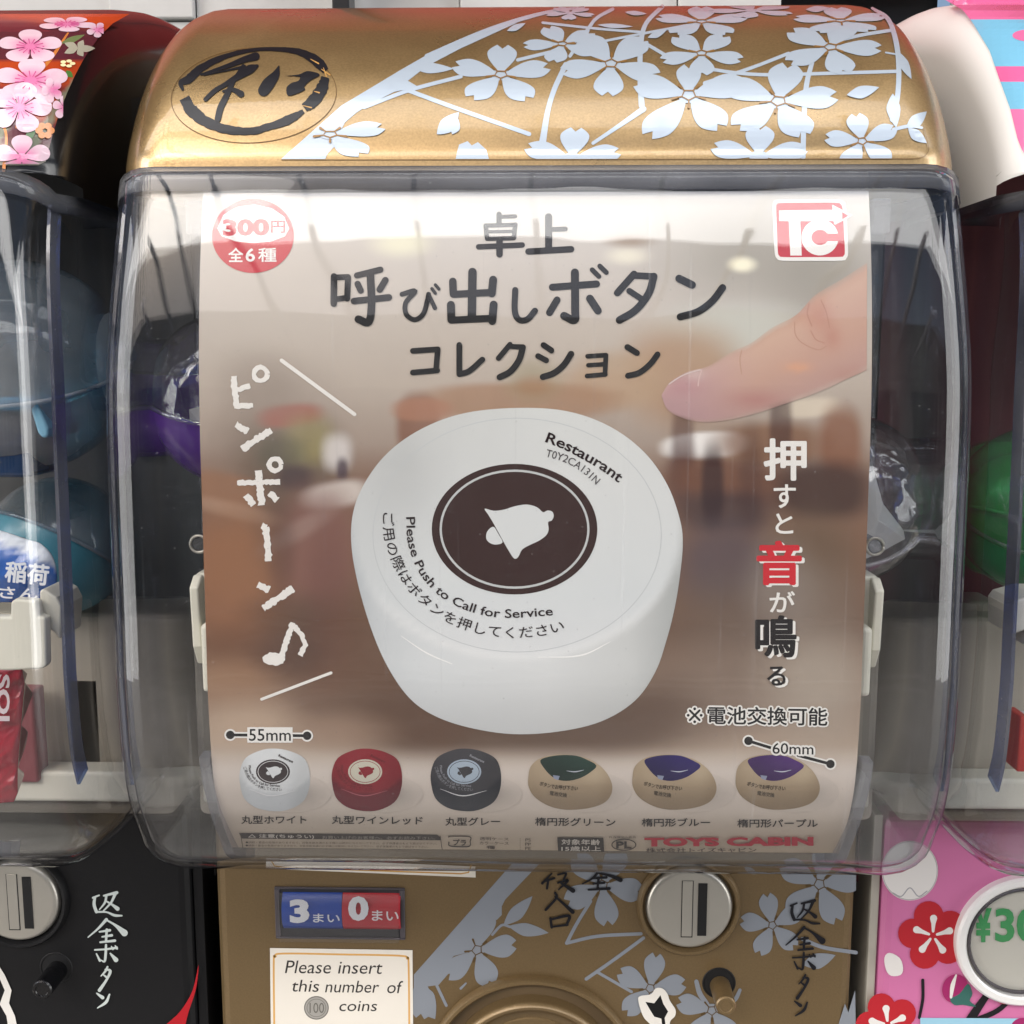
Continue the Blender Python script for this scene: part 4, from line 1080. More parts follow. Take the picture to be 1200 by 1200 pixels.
def capsule(name_label, c, r, mat_top, mat_bot, tilt=(0, 0), squash=1, group='toy capsules in the cases', inner=None):
    c = Vector(c)
    g = empty('toy_capsule', tuple(c-Vector((0, 0, r))), name_label, 'capsule', group)
    rot = Matrix.Rotation(R(tilt[0]), 3, 'X')@Matrix.Rotation(R(tilt[1]), 3, 'Y')
    def hemi(nm, sg, m_, rr, th=1.2):
        V = []; F = []; nlat, nlon = 14, 40
        for i in range(nlat+1):
            q = math.pi/2*i/nlat
            for k in range(nlon):
                a = 2*math.pi*k/nlon
                V.append(c+rot@Vector((rr*math.cos(q)*math.cos(a), rr*math.cos(q)*math.sin(a), sg*rr*math.sin(q)*squash)))
        for i in range(nlat):
            for k in range(nlon):
                k2 = (k+1) % nlon; f = (i*nlon+k, i*nlon+k2, (i+1)*nlon+k2, (i+1)*nlon+k); F.append(f if sg > 0 else f[::-1])
        o = mk(nm, V, F, m_, g, smooth=True)
        return o
    hemi('shell_top', 1, mat_top, r); hemi('shell_bottom', -1, mat_bot, r*.985)
    pts = [c+rot@Vector((r*1.012*math.cos(q), r*1.012*math.sin(q), 0)) for q in np.linspace(0, 2*math.pi, 49)]
    tube('seam_ring', pts, .8, mat_top, g, 6)
    return g

PURPLE = mat('purple_capsule_plastic', (.12, .035, .30), .22, coat=.4)
PAPER = mat('white_leaflet_paper', (.8, .8, .78), .6)
capsule('toy capsule with clear top and purple bottom, left of the poster in the gold machine', P3(278, 468, 345), 27.5, CAPS, PURPLE, (14, 8))
cR = P3(984, 585, 342)
capsule('colourless toy capsule holding a folded white leaflet, right of the poster in the gold machine', cR, 27, CAPS, CAPS, (40, -10))
def leaflet(label, pts, depth0, jit=6):
    V = [P3(x, y, depth0+random.uniform(-jit, jit)) for x, y in pts]
    c_ = P3(sum(p[0] for p in pts)/len(pts), sum(p[1] for p in pts)/len(pts), depth0-3)
    V.append(c_); n = len(pts)
    o = mk('leaflet', V, [(i, (i+1) % n, n) for i in range(n)], PAPER); props(o, label, 'leaflet')
    s_ = o.modifiers.new('thickness', 'SOLIDIFY'); s_.thickness = .3*MM
leaflet('folded white leaflet inside the colourless capsule right of the poster', [(1000,560),(1024,552),(1034,590),(1058,622),(1060,632),(1030,648),(990,665)], 338, 4)
leaflet('pale leaflet inside the clear and purple capsule left of the poster', [(222,480),(262,470),(280,530),(240,545),(226,530)], 345, 4)

# brackets (cream hooks) either side and the small screws
def bracket(x0, sg, root, pxs):
    pass
def at_y(px, py, Y):
    d = P3(px, py, 1.0); return d*(Y/d[1])
def bracket2(root, x0, sg, label=None):
    """cream moulded hook reaching from the chassis to the poster edge; x0 machine centre, sg side"""
    xa = x0+sg*95.6; xi = x0+sg*84
    Yf = 295
    V = []
    P = [(-61, 0), (-61, 7), (-70, 7.5), (-70, 0)]
    o1 = box('poster_hook', min(xa, xi), max(xa, xi), 301, 312, -86, -60, CREAM, root, 1.2)
    o2 = box('hook_arm', min(xa, xa-sg*3), max(xa, xa-sg*3), 296, 313.5, -69, -60.5, CREAM, root, 1.0) if False else None
    tw = prism('hook_cheek', [(296, -63), (300, -60.2), (306, -61), (306, -86), (300.5, -86), (297, -80)], xa-sg*2.6 if sg > 0 else xa, xa if sg > 0 else xa+2.6, CREAM, root, .6, axis='x')
    box('hook_peg', min(xa-sg*3.2, xa-sg*6.4), max(xa-sg*3.2, xa-sg*6.4), 294, 300.5, -92.5, -73, CREAM, root, 1.2)
    lathe_y('screw_boss', x0+sg*94.6, -52, [(0, 303), (1.6, 303), (2.2, 304), (2.2, 330)], RIBM, root, 24)
    tube('screw_ring', [(x0+sg*94.6+2.4*math.cos(q), 303.2, -52+2.4*math.sin(q)) for q in np.linspace(0, 2*math.pi, 21)], .45, STEEL, root, 6)
    box('hook_stem', min(xa-sg*1.5, xi), max(xa-sg*1.5, xi), 312.3, 401, -84, -70, INNER, root)
for g_, x0 in ((mach, 0),):
    bracket2(g_, x0, -1); bracket2(g_, x0, 1)

# clear ribs either side of the poster at the bottom of the case
for g_, x0 in ((mach, 0), (mL, -PITCHX), (mR, PITCHX)):
    for sg in (-1, 1):
        P = []; F = []
        src = [p for p in case_out if p[1] < -108 and p[0] < 318]
        Ns = normals2(np.array(src)); 
        for i, (p, nn) in enumerate(zip(src, Ns)):
            t = i/(len(src)-1); xx = x0+sg*(90.2-3.0*t)
            for a_, b_ in ((-1.4, 2.6), (1.4, 2.6), (1.4, 7), (-1.4, 7)):
                q = np.array(p)-nn*b_; P.append((xx+a_, q[0], q[1]))
        for i in range(len(src)-1):
            for k in range(4): F.append((i*4+k, i*4+(k+1) % 4, (i+1)*4+(k+1) % 4, (i+1)*4+k))
        F.append((0, 1, 2, 3))
        mk('case_rib', P, F, RIBM, g_)
    # small square clips at the upper corners
    for sg in (-1, 1):
        xx = x0+sg*89.6
        box('corner_clip', min(xx, xx+sg*5), max(xx, xx+sg*5), 302.5, 309, 33, 42, RIBM, g_, .6)

# ================================================================== things in the left machine
TEAL = clear_plastic('teal_capsule_plastic', base=(.3, .62, .74), edge=(.05, .2, .3), haze=.25, wob=.8, stretch=(6, 6, 6))
TEALS = mat('teal_solid', (.06, .24, .32), .25)
capsule('large teal see-through capsule at the top of the black machine', P3(28, 430, 345), 33, TEAL, TEAL, (20, 0))
capsule('teal see-through capsule behind the rim, low in the black machine', P3(70, 640, 378), 24, TEAL, TEALS, (-30, 20))
BLUEB = mat('blue_bag_film', attr='Col', rough=.2, coat=.6)
class FlatS(Surf):
    pass
def pillow(name, label, cat, outline, Y0, bulge, colfn, group=None, extra=None, thick=8):
    """a soft bag: outline in pixels at distance Y0, bulging towards the viewer, with a real back"""
    sf = Surf([(Y0, 200-i*4) for i in range(160)])
    q = np.array(outline, float); n = len(q)
    x0, y0 = q.min(0); x1, y1 = q.max(0); h = max(3, (x1-x0)/16)
    gx, gy = np.meshgrid(np.arange(x0+h/2, x1, h), np.arange(y0+h/2, y1, h)); g = np.stack([gx.ravel(), gy.ravel()], 1); g = g[inside(g, q)]
    allp = np.vstack([q, g])
    r = delaunay_2d_cdt([Vector(p) for p in allp.tolist()], [(i, (i+1) % n) for i in range(n)], [], 1, 1e-4)
    vs = np.array([tuple(v) for v in r[0]]); fs = [tuple(f) for f in r[2]]
    d = np.min(np.hypot(vs[:, None, 0]-q[None, :, 0], vs[:, None, 1]-q[None, :, 1]), 1)
    k = 1-np.exp(-(d/(.25*min(x1-x0, y1-y0)))**1.2)
    w_ = sf.hit(vs); N = len(w_)
    wf = w_.copy(); wf[:, 1] -= bulge*k+rng.uniform(-.4, .4, N)*(k > .1)
    wb = w_.copy(); wb[:, 1] += thick*k+.5
    V = np.vstack([wf, wb]); F = fs+[tuple(i+N for i in f[::-1]) for f in fs]+[(i, i+N, (i+1) % n+N, (i+1) % n) for i in range(n)]
    o = mk(name, V, F, BLUEB, None, smooth=True, cols=np.vstack([colfn(vs), colfn(vs)]))
    return props(o, label, cat, group), sf
def bluebag(p):
    k = smst(p[:, 1]-(620+.0062*(p[:, 0]+10)**2*.9), 14, 17)[:, None]
    return np.array(lin('#dfe6ee'))*(1-k)+np.array(lin('#2560b4'))*k
o, sf = pillow('snack_bag', 'blue bag with a white top and white lettering, low in the black machine', 'bag',
    catmull([(-30,616),(0,622),(30,632),(48,638),(62,655),(66,680),(60,702),(30,706),(-30,706)], 4)[:-1], 322, 6, bluebag)
A = Art(Surf([(315.5, 200-i*4) for i in range(160)]), .3)
A.text('稲荷', [(6,681),(56,686)], 24, '#e8ecf2', .03); A.text('さん', [(0,700),(44,703)], 13, '#e8ecf2', .03)
t_ = A.build('bag_lettering', CARD, o)
LB = mat('light_blue_plastic', (.25, .52, .68), .3)
o = box('toy_tray', -155.5, -127.5, 316, 340, -12, -6.0, LB, None, 1.5); props(o, 'light blue plastic tray edge in the middle of the black machine', 'tray')
pp = at_y(-20, 476, 322); qq = at_y(36, 466, 322); rr_ = at_y(52, 510, 322)
o.location = (0, 0, 0)
me = o.data; me.clear_geometry()
V = []
for (x, y) in ((-30,467),(36,465),(42,470),(56,502),(56,512),(50,514),(44,508),(36,482),(-30,481)):
    V.append(at_y(x, y, 318))
for (x, y) in ((-30,467),(36,465),(42,470),(56,502),(56,512),(50,514),(44,508),(36,482),(-30,481)):
    q = at_y(x, y, 318); q[1] += 22; V.append(q)
n = 9; F = [tuple(range(n)), tuple(range(2*n-1, n-1, -1))]+[(i, i+n, (i+1) % n+n, (i+1) % n) for i in range(n)]
me.from_pydata([tuple(v*MM) for v in V], [], F); me.update()
# deep blue box below the tray
q0 = at_y(-30, 484, 326); q1 = at_y(36, 560, 326)
o = box('toy_box', q0[0], q1[0], 326, 350, q1[2], q0[2], mat('deep_blue_box', (.01, .035, .10), .2), None, 1.5); props(o, 'deep blue box under the light blue tray in the black machine', 'box')
# red packet with white letters
o, sf = pillow('toy_packet', 'red packet with white letters at the bottom of the black machine', 'packet',
    [(-30,784),(24,784),(28,800),(24,850),(20,900),(20,930),(16,940),(-30,940)], 318, 3, lambda p: np.tile(np.array(lin('#a51e34')), (len(p), 1)))
A = Art(Surf([(314.5, 200-i*4) for i in range(160)]), .3)
A.text('SOLDIER', [(1,790),(1,960)], 13, '#d8d4d8', .02) if False else A.text('SOL', [(-3,790),(-3,856)], 15, '#d8c8cc', .03)
A.build('packet_lettering', CARD, o)
# cream bracket in the left machine
q = at_y(-25, 725, 302); q2 = at_y(53, 786, 302)
gB = empty('price_rail', tuple(q), 'cream plastic rail with an upright hook inside the black machine', 'rail')
prism('rail_plate', [tuple(at_y(x, y, 302)[[0, 2]]) for x, y in ((-30,723),(12,723),(12,706),(18,702),(42,704),(45,722),(53,724),(54,780),(50,784),(12,786),(-30,786))], 302, 306, CREAM, gB, .8)
prism('rail_hook', [tuple(at_y(x, y, 306.6)[[0, 2]]) for x, y in ((46,693),(50,690),(66,700),(72,712),(70,750),(64,742),(55,735),(46,737))], 306.6, 322, CREAM, gB, .8)
o = box('box', 0, 1, 0, 1, 0, 1, CREAM); bpy.data.objects.remove(o)
# lower clutter seen through the side
q0 = at_y(86, 790, 375); q1 = at_y(128, 905, 375)
o = box('display_carton', q0[0], q1[0], 370, 398, q1[2], q0[2], mat('brown_carton', (.20, .10, .06), .5), None, 1); props(o, 'brown carton behind the rim at the bottom of the black machine', 'box')
q0 = at_y(20, 800, 366); q1 = at_y(60, 905, 366)
o = box('display_carton', q0[0], q1[0], 356, 365, q1[2], q0[2], mat('dull_red_carton', (.22, .05, .06), .5), None, 1); props(o, 'dull red carton behind the red packet in the black machine', 'box')

# ================================================================== things in the right machine
GREEN = mat('green_capsule_plastic', (.012, .34, .10), .25, coat=.5)
GREENC = clear_plastic('green_clear_plastic', base=(.25, .8, .45), edge=(.02, .2, .08), haze=.1, wob=.8, stretch=(6, 6, 6))
capsule('bright green toy capsule in the white machine at the right edge', P3(1222, 598, 345), 27, GREENC, GREEN, (25, 0))
capsule('dark green toy capsule behind the rim of the white machine', P3(1172, 596, 380), 24, GREEN, GREEN, (0, 10))
gB = empty('price_rail', tuple(at_y(1200, 740, 305)), 'cream plastic rail inside the white machine at the right edge', 'rail')
prism('rail_hook', [tuple(at_y(x, y, 304)[[0, 2]]) for x, y in ((1184,712),(1190,704),(1215,697),(1240,697),(1240,760),(1205,760),(1204,738),(1184,745))], 304, 320, CREAM, gB, .8)
q0 = at_y(1124, 705, 380); q1 = at_y(1166, 800, 380)
o = box('display_carton', q0[0], q1[0], 380, 398, q1[2], q0[2], INNERB, None, 2); props(o, 'grey beige block behind the rim of the white machine', 'box')
for k, (xa, xb, ya, yb, cc) in enumerate(((1196,1202,840,905,(.5,.05,.04)),(1205,1215,845,900,(.6,.6,.6)))):
    q0 = at_y(xa, ya, 320); q1 = at_y(xb, yb, 320)
    o = box('toy_box', q0[0], q1[0], 320, 330, q1[2], q0[2], mat('small_box_%s' % ('red' if k == 0 else 'pale'), cc, .4), None, .6)
    props(o, ('small red box' if k == 0 else 'small pale box')+' at the bottom of the white machine', 'box')

# ================================================================== body fronts (plane Y = 371)
def b_at(px, py): v = BODY.hit([(px, py)])[0]; return v
def bmm(px_len): return px_len/3.283

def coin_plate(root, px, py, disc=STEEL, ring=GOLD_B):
    c = b_at(px, py); cx, cz = c[0], c[2]
    def lathe_y(nm, a_, b_, pr, *k): return globals()['lathe_y'](nm, a_, b_, [(r_*KB, y_) for r_, y_ in pr], *k)
    lathe_y('coin_bezel', cx, cz, [(18.8, YB+1), (18.6, YB-1.2), (17.8, YB-2.4), (16.9, YB-2.2), (16.0, YB-.6), (15.8, YB+.5)], ring, root)
    lathe_y('coin_disc', cx, cz, [(15.6, YB+.5), (15.6, YB-.3), (15.1, YB-1.8), (14.2, YB-2.5), (13.2, YB-2.6), (0, YB-2.6)], disc, root)
    s = lambda x: cx+(x-807)/3.17
    box('coin_slot', s(816.5), s(827), YB-2.9, YB-2.55, cz+10, cz-10.4, DARK, root)
    z0, z1 = cz+11, cz-11
    box('slot_gap', s(797.3), s(811), YB-2.68, YB-2.5, z1-.2, z0, DARK, root)
    box('slot_shutter', s(798.3), s(810), YB-2.95, YB-2.55, z1+.25, z0, disc, root, .2)

def return_button(root, px, py, m_, ln=13.5):
    c = b_at(px, py); cx, cz = c[0], c[2]
    def lathe_y(nm, a_, b_, pr, *k): return globals()['lathe_y'](nm, a_, b_, [(r_*KB, y_) for r_, y_ in pr], *k)
    lathe_y('button_recess', cx, cz, [(6.1, YB-.05), (5.9, YB-.35), (5.5, YB-.3), (5.3, YB-.08), (0, YB-.08)], DARK, root, 48)
    lathe_y('return_button', cx+.4, cz-1.0, [(3.7, YB-.1), (3.55, YB-ln+.5), (3.1, YB-ln), (2.3, YB-ln), (2.1, YB-ln+.3), (0, YB-ln+.3)], m_, root, 48)

coin_plate(mach, 807, 1061); coin_plate(mL, 22, 1061-8, ring=BLACKM)
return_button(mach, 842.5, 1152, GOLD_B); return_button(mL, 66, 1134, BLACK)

# dial bowl of the gold machine
c = b_at(623.5, 1258); cx, cz = c[0], c[2]
kb = lambda pr: [(r_*KB, y_) for r_, y_ in pr]
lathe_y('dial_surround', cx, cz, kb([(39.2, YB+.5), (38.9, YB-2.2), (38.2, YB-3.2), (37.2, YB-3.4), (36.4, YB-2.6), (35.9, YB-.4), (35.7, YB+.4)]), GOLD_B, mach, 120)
lathe_y('dial_groove', cx, cz, kb([(35.9, YB+.1), (35.7, YB-.15), (31.6, YB-.15), (31.4, YB+.1)]), mat('groove_brown', (.12, .08, .04), .6), mach, 120)
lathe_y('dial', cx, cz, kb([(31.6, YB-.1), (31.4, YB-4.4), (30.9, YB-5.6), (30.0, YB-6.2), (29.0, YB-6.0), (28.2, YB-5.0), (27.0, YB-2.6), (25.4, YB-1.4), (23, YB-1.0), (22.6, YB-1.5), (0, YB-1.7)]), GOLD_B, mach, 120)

# price counter window: recessed drum with blue and red labels
w0 = b_at(323, 1040); w1 = b_at(474, 1099)
wx0, wx1, wz0, wz1 = w0[0], w1[0], w1[2], w0[2]
PCL = clear_plastic('window_clear', base=(.97, .97, .97), edge=(.3, .32, .4), haze=0, wob=.3)
fr = mat('window_frame_smoke', (.09, .08, .09), .25)
for nm, a in (('window_frame', (wx0-.4, wx1+.4, wz1-.2, wz1+.5)), ('window_frame', (wx0-.4, wx1+.4, wz0-.5, wz0+.2)), ('window_frame', (wx0-.4, wx0+1.6, wz0+.2, wz1-.2)), ('window_frame', (wx1-1.6, wx1+.4, wz0+.2, wz1-.2))):
    box(nm, a[0], a[1], YB-.9, YB+1, a[2], a[3], fr, mach, .4)
box('window_floor', wx0+1.6, wx1-1.6, YB-.15, YB+.5, wz0+.2, wz1-.2, mat('window_dark', (.03, .03, .035), .4), mach)
def drum(name, xa, xb, col, label):
    R0, zc = 9.4, (wz0+wz1)/2+.9; V = []; F = []; n = 20
    # a shallow drum segment standing proud of the window floor
    for k in range(n+1):
        q = R(-62+124*k/n); 
        for x in (xa, xb): V.append((x, YB+3.6-R0*.62*math.cos(q)*1.15, zc+R0*.92*math.sin(q)))
    for k in range(n): F.append((2*k, 2*k+1, 2*k+3, 2*k+2))
    o = mk(name, V, F, mat(name+label, col, .3), mach, smooth=True); return o
xm = b_at(402, 1060)[0]
drum('counter_label', b_at(332, 1060)[0], xm-.1, '#1f4aa6', 'blue'); drum('counter_label', xm+.1, b_at(470, 1060)[0], '#c2303c', 'red')
WS = Surf([(YB-3.3, -150-i*3) for i in range(80)])
A = Art(WS, .1)
A.text('3', [(340,1082),(363,1081)], 28, '#eef0f2', .05); A.text('まい', [(367,1080.5),(398,1081)], 10, '#e6eaf0', .02)
A.text('0', [(408,1079),(432,1079)], 29, '#eef0f2', .05); A.text('まい', [(436,1078.5),(467,1079)], 12, '#f0e6e8', .02)
A.build('counter_lettering', CARD, mach, 'white print 3まい and 0まい')
box('counter_glass', wx0+1.6, wx1-1.6, YB-4.3, YB-3.9, wz0+.2, wz1-.2, PCL, mach)

# cards
A = Art(BODY, .25)
A.poly([(312,1005),(557,1015),(557.5,1028),(312,1017.5)], '#e8e2d6'); A.stroke([(318,1008),(322,1014.5),(332,1016),(540,1023.5),(549,1022),(552,1014)], 1.6, '#c99a52', smooth=False)
A.build('upper_card', CARD, mach, 'cream card edge with an ochre border under the case')
A = Art(BODY, .25)
A.poly([(316.5,1110.5),(483.5,1113),(484.5,1240),(318,1240)], '#e9e3d8')
A.stroke([(322,1240),(321,1130),(323,1121),(331,1117),(400,1118),(468,1119.5),(477,1123),(479,1132),(480,1240)], 2.2, '#d9a860')
A.text('Please', [(334,1140),(387,1140.5)], 15, '#33302e', .0, .18); A.text('insert', [(396,1140.5),(447,1141)], 14, '#33302e', .0, .18)
A.text('this', [(341,1161.5),(373,1162)], 14, '#33302e', .0, .18); A.text('number', [(381,1162.5),(443,1163)], 14, '#33302e', .0, .18); A.text('of', [(453,1163.5),(470,1163.5)], 14.5, '#33302e', .0, .18)
A.text('coins', [(397,1184.5),(441,1184.5)], 12, '#33302e', .0, .18)
def coinc(p): return interp_tbl(p[:, 0]*.5+p[:, 1], [1345, 1375], ['#9a9894', '#77756f'])
A.ell(371, 1180.5, 14.5, 13.8, '#6e6b66', n=36); A.ell(371, 1180.5, 13.4, 12.6, '#a3a09a', n=36, h=5); A.ring(371, 1180.5, 11, 10.3, .7, '#7a7771')
A.text('100', [(363,1186.5),(380,1186.5)], 12, '#6b6862', .0)
A.build('instruction_card', CARD, mach, 'cream card reading Please insert this number of coins')

# silver blossoms on the gold body
A = Art(BODY, .10)
SB = '#8f959e'; GB = '#5f4a2a'; CB = (484, 1000, 1003, 1230)
A.poly([(600,1012),(632,1012),(592,1054),(588,1062),(588,1072),(582,1078),(575,1074),(570,1080),(572,1090),(566,1104),(548,1116),(532,1120),(524,1128),(528,1138),(514,1154),(500,1156),(485,1160),(485,1142)], SB)
flower(A, 559, 1113, 46, 46, -8, SB, GB, CB, lw=1.3, skip=(3,), sk=-.1)
leaf(A, 590, 1084, 624, 1050, 9, SB); leaf(A, 596, 1085, 643, 1093, 8.5, SB); A.stroke([(577,1095),(588,1084),(598,1086)], 3, SB)
leaf(A, 487, 1152, 510, 1194, 16, SB); A.stroke([(512,1155),(523,1178)], 3.4, SB)
A.poly(petal(500, 1150, R(100), 44, 1.1, lambda Q, a_, b_: Q+np.array([a_, b_])), SB, clip=CB)
flower(A, 706, 1037, 48, 48, 82, SB, GB, CB, lw=1.3)
A.stroke([(692,1056),(676,1082),(664,1105)], 4, SB); A.stroke([(664,1105),(700,1097),(751,1094)], 4, SB, smooth=True)
A.stroke([(754,1099),(720,1124),(687,1147)], 4, SB); A.stroke([(700,1139),(740,1162)], 3.4, SB)
flower(A, 762, 1158, 42, 42, -80, SB, GB, CB, lw=1.2)
flower(A, 905, 1084, 38, 38, -100, SB, GB, CB, lw=1.2)
flower(A, 960, 1036, 50, 50, 64, SB, GB, CB, lw=1.3)
flower(A, 834, 1184, 42, 42, -165, SB, GB, (484, 1000, 1003, 1260), lw=1.2, skip=(1, 2))
A.stroke([(816,1150,5),(820,1164,6),(828,1176,6)], 5, SB); A.stroke([(867,1160,4),(862,1170,5),(852,1178,5)], 5, SB)
A.stroke([(940,1100),(965,1110),(1003,1116)], 4.5, SB); leaf(A, 940, 1130, 979, 1119, 10, SB); leaf(A, 640, 1060, 1, 1, 1, SB) if False else None
A.poly([(1002,1160),(1003,1230),(975,1230),(984,1195),(990,1176),(994,1186)], SB)
leaf(A, 470+0, 1090, 478, 1096, 2, SB) if False else None
A.stroke([(540,1158,3),(546,1152,2)], 3, SB); leaf(A, 620, 1020, 640, 1030, 3, SB) if False else None
leaf(A, 872, 1016, 888, 1024, 4, SB)
A.build('body_blossom_sticker', mat('silver_matt_print', attr='Col', rough=.4, metal=.2), mach, 'silver grey cherry blossoms on the front panel')

# brush lettering on the bodies
def kaeshi(A, col, dx=0, dy=0):
    Zk = tz(4.444, 740+dx, 1010+dy)
    for p in (((828,225,8),(860,212,6)),((838,222,9),(834,260,12),(846,298,12)),((846,298,8),(900,300,6),(940,316,10),(978,318,6)),((885,214,7),(952,198,12)),((898,214,9),(890,250,8),(862,286,4)),
              ((944,204,12),(922,250,8),(880,296,5)),((900,244,6),(930,262,9),(956,282,16)),
              ((898,338,12),(855,385,8),(803,430,4)),((898,340,6),(945,368,10),(992,408,26)),((862,402,6),(916,394,10)),((876,428,6),(926,420,10)),((900,390,9),(896,452,9)),((866,456,7),(942,448,10)),
              ((838,496,6),(900,492,7),(952,484,9)),((896,470,8),(894,520,10),(888,556,8),(868,548,3)),((846,516,5),(864,552,9)),((918,514,5),(948,548,18)),((924,478,4),(932,492,7)),((944,474,4),(954,490,7)),
              ((904,584,7),(892,608,8),(870,632,4)),((892,598,5),(918,606,11),(900,650,9),(862,706,13)),((878,622,4),(904,642,9)),
              ((848,722,5),(878,744,14)),((914,728,6),(896,768,11),(852,798,4))):
        A.stroke(Zk(*[(a_, b_, c_*1.3+1) for a_, b_, c_ in p]), 2, col)
A = Art(BODY, .45); kaeshi(A, INK); A.build('refund_lettering', CARD, mach, 'black brush-written refund button words')
A = Art(BODY, .45)
Zk = tz(4, 470, 1010)
for p in (((706,52,5),(662,98,9)),((690,82,8),(684,122,8)),((664,92,5),(718,74,8)),((735,58,6),(772,50,8),(762,82,7)),((735,96,6),(782,84,9),(738,128,4)),((742,92,5),(806,132,16)),
          ((722,142,8),(728,166,8),(678,222,9)),((722,160,6),(764,196,9),(804,232,14)),((700,262,9),(706,304,9)),((700,268,7),(786,250,11),(776,294,8)),((706,302,6),(780,292,8)),
          ((922,48,9),(892,78,7),(850,100,4)),((920,48,6),(980,62,10),(1028,82,16)),((890,76,5),(962,70,9)),((900,100,5),(952,95,8)),((926,72,8),(920,124,8)),((878,128,6),(976,122,10))):
    A.stroke(Zk(*[(a_, b_, c_*1.3+1) for a_, b_, c_ in p]), 2, INK)
A.build('coin_inlet_lettering', CARD, mach, 'black brush-written coin inlet words')
A = Art(BODY, .3); kaeshi(A, '#c9d2cf', -817, -9); A.build('refund_lettering', CARD, mL, 'white brush-written refund button words')

# arrow sticker next to the dial
A = Art(BODY, .5)
Za = tz(4.444, 740, 1010)
A.poly(smooth_poly(Za((35,720),(45,695),(100,685),(125,655),(160,655),(185,680),(200,720),(228,765),(225,800),(200,830),(205,900),(235,1000),(150,1000),(140,900),(100,845),(60,800)), 4), '#e6e2da')
A.poly(Za((72,725),(118,732),(150,690),(165,735),(190,775),(172,808),(182,900),(200,1000),(182,1000),(165,900),(155,812),(118,802),(95,765)), '#121214')
A.build('arrow_sticker', CARD, mach, 'white edged sticker with a black arrow fletching')

# left body: stickers
A = Art(BODY, .3)
A.poly([(-20,1120),(-4,1126),(6,1142),(14,1160),(11,1175),(18,1190),(26,1230),(-20,1230)], '#e3e0da'); A.poly([(-20,1140),(0,1146),(6,1160),(0,1176),(8,1190),(14,1230),(-20,1230)], '#141416')
A.build('arrow_sticker', CARD, mL, 'white edged sticker with black shape at the left edge')
A = Art(Surf([(YB-.2, -150-i*3) for i in range(80)]), .3)
A.poly(catmull([(195,1200),(212,1184),(226,1160),(233,1130),(230,1158),(221,1186),(212,1215),(190,1225)], 4)[:-1], '#b01c26')
A.build('swoosh_sticker', CARD, mL, 'red curved swoosh')

# right body: pink panel art
A = Art(BODY, .2)
WHT = '#e6e2de'
A.ell(1066, 1020, 33, 35, WHT, n=40); A.ring(1066, 1020, 32, 34, 1, '#b4b0b0')
A.stroke([(1046,1046),(1056,1050),(1066,1040),(1076,1050),(1086,1044)], 1.4, '#a8a6aa')
def plum(cx, cy, r_, c, petals=True, rot=-90, clip=None):
    P = []
    for k in range(5):
        a0 = R(rot+72*k)
        for j in range(-6, 7):
            b = a0+R(j*8.5); 
            P.append((cx+r_*(.6*math.cos(a0))+r_*.45*math.cos(a0+R(j*18)), cy+r_*.6*math.sin(a0)+r_*.45*math.sin(a0+R(j*18))))
    A.poly(P, c, 14, clip=clip); A.ell(cx, cy, r_*.55, r_*.55, c) if not clip else None
    if petals:
        for k in range(5):
            a0 = R(rot+14+72*k); A.stroke([(cx+r_*.13*math.cos(a0), cy+r_*.13*math.sin(a0), 3), (cx+r_*.36*math.cos(a0), cy+r_*.36*math.sin(a0), 5), (cx+r_*.52*math.cos(a0), cy+r_*.52*math.sin(a0), 8.5)], 5, WHT, smooth=False)
plum(1093, 1096, 39, '#b92630', rot=-102)
plum(1040, 1200, 36, '#b92630', rot=-110)
A.poly(smooth_poly([(1036,1122),(1042,1116),(1054,1122),(1058,1134),(1055,1142),(1044,1143),(1038,1136)], 3), WHT)
A.stroke([(1081,1148,3.6),(1081,1170,3.6),(1077,1192,3.4)], 3, '#1c1a1e')
A.stroke([(1120,1222,12),(1142,1186,10),(1160,1160,7)], 8, '#1c1a1e'); A.stroke([(1140,1196,6),(1168,1184,6),(1188,1166,5)], 6, '#1c1a1e')
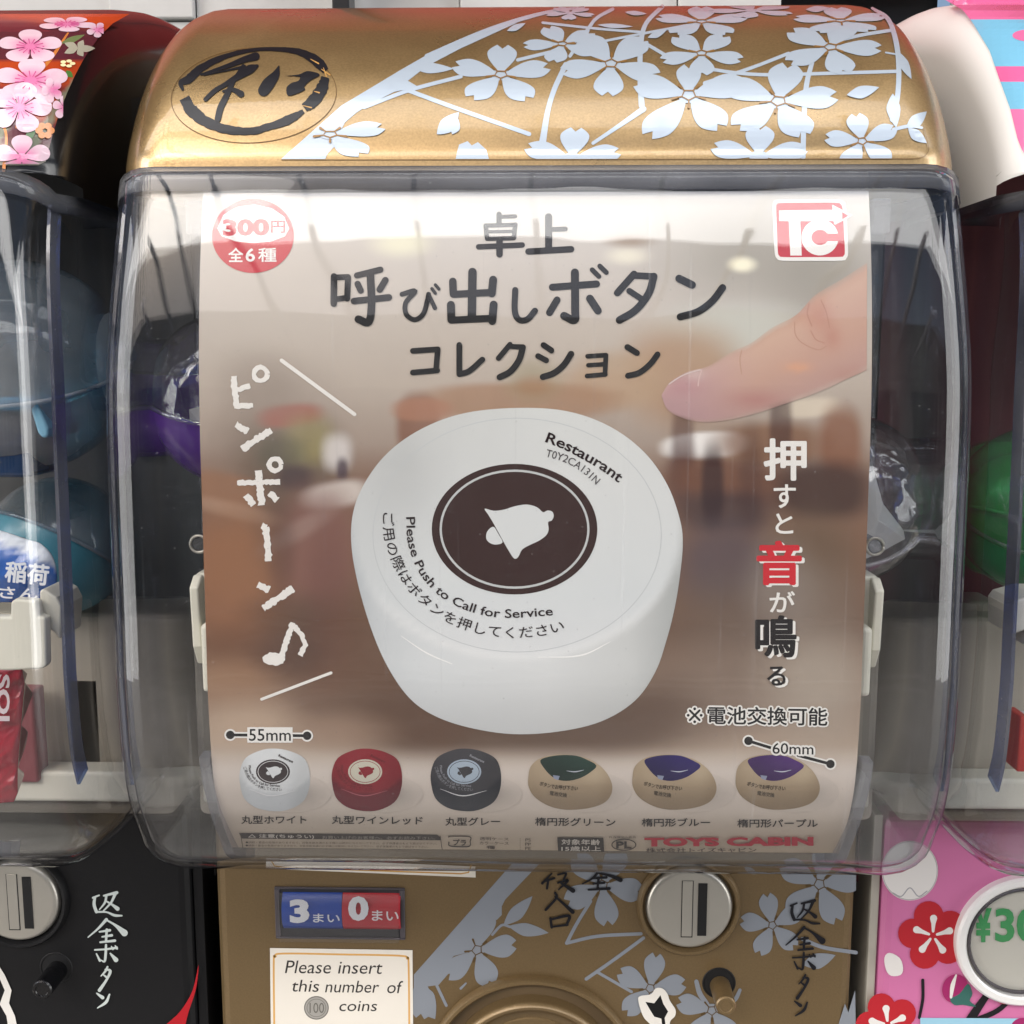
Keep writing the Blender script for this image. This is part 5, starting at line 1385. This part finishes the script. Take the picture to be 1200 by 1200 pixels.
A.ell(1119, 1158, 15, 17, '#a02a66', rot=20); A.poly(smooth_poly([(1113,1170),(1124,1164),(1134,1152),(1139,1164),(1136,1172),(1143,1178),(1140,1179),(1128,1177),(1118,1177)], 3), '#3a6a62')
A.stroke([(1114,1168,3),(1116,1154,5),(1120,1142,2)], 4, WHT)
A.ell(1176, 1168, 10, 8, '#c04048'); 
A.poly([(1078,1192),(1240,1193),(1240,1240),(1078,1240)], '#9ccbe0') ; A.ell(1198, 1204, 14, 12, '#a02a66')
A.build('plum_sticker', CARD, mR, 'pink front print with red plum blossoms, a bud and black twigs')
# white ring with price disc
c = b_at(1198, 1100); cx, cz = c[0], c[2]
lathe_y('price_ring', cx, cz, [(r_*KB, y_) for r_, y_ in [(24.6, YB+.5), (24.4, YB-2.6), (23.6, YB-3.4), (21.6, YB-3.4), (20.9, YB-2.8), (20.6, YB-.3)]], WHITE, mR, 96)
lathe_y('price_disc', cx, cz, [(r_*KB, y_) for r_, y_ in [(20.6, YB-.6), (0, YB-.6)]], mat('price_disc_cream', (.62, .60, .52), .4), mR, 64)
tube('price_gasket', [(cx+20.2*math.cos(q), YB-1.6, cz+20.2*math.sin(q)) for q in np.linspace(0, 2*math.pi, 65)], .7, fr, mR, 6)
A = Art(Surf([(YB-.8, -150-i*3) for i in range(80)]), .15)
A.text('¥', [(1142,1104),(1162,1104)], 40, '#3f9a5a', .05); A.text('300', [(1166,1104),(1245,1104)], 40, '#3f9a5a', .03)
A.build('price_lettering', CARD, mR, 'green price print ¥300')
lathe_y('price_glass', cx, cz, [(r_*KB, y_) for r_, y_ in [(20.8, YB-2.4), (20, YB-3.0), (12, YB-3.9), (0, YB-4.2)]], PCL, mR, 48)

# narrow machine body edges in the gaps
o = box('side_trim', PITCHX-122.5, PITCHX-119.4, 386, 430, -430, -166, mat('beige_trim', (.45, .42, .36), .4), mR, .4)
box('side_trim', -PITCHX+119.4, -PITCHX+123, 387, 430, -430, -166, BLACKM, mL, .4)
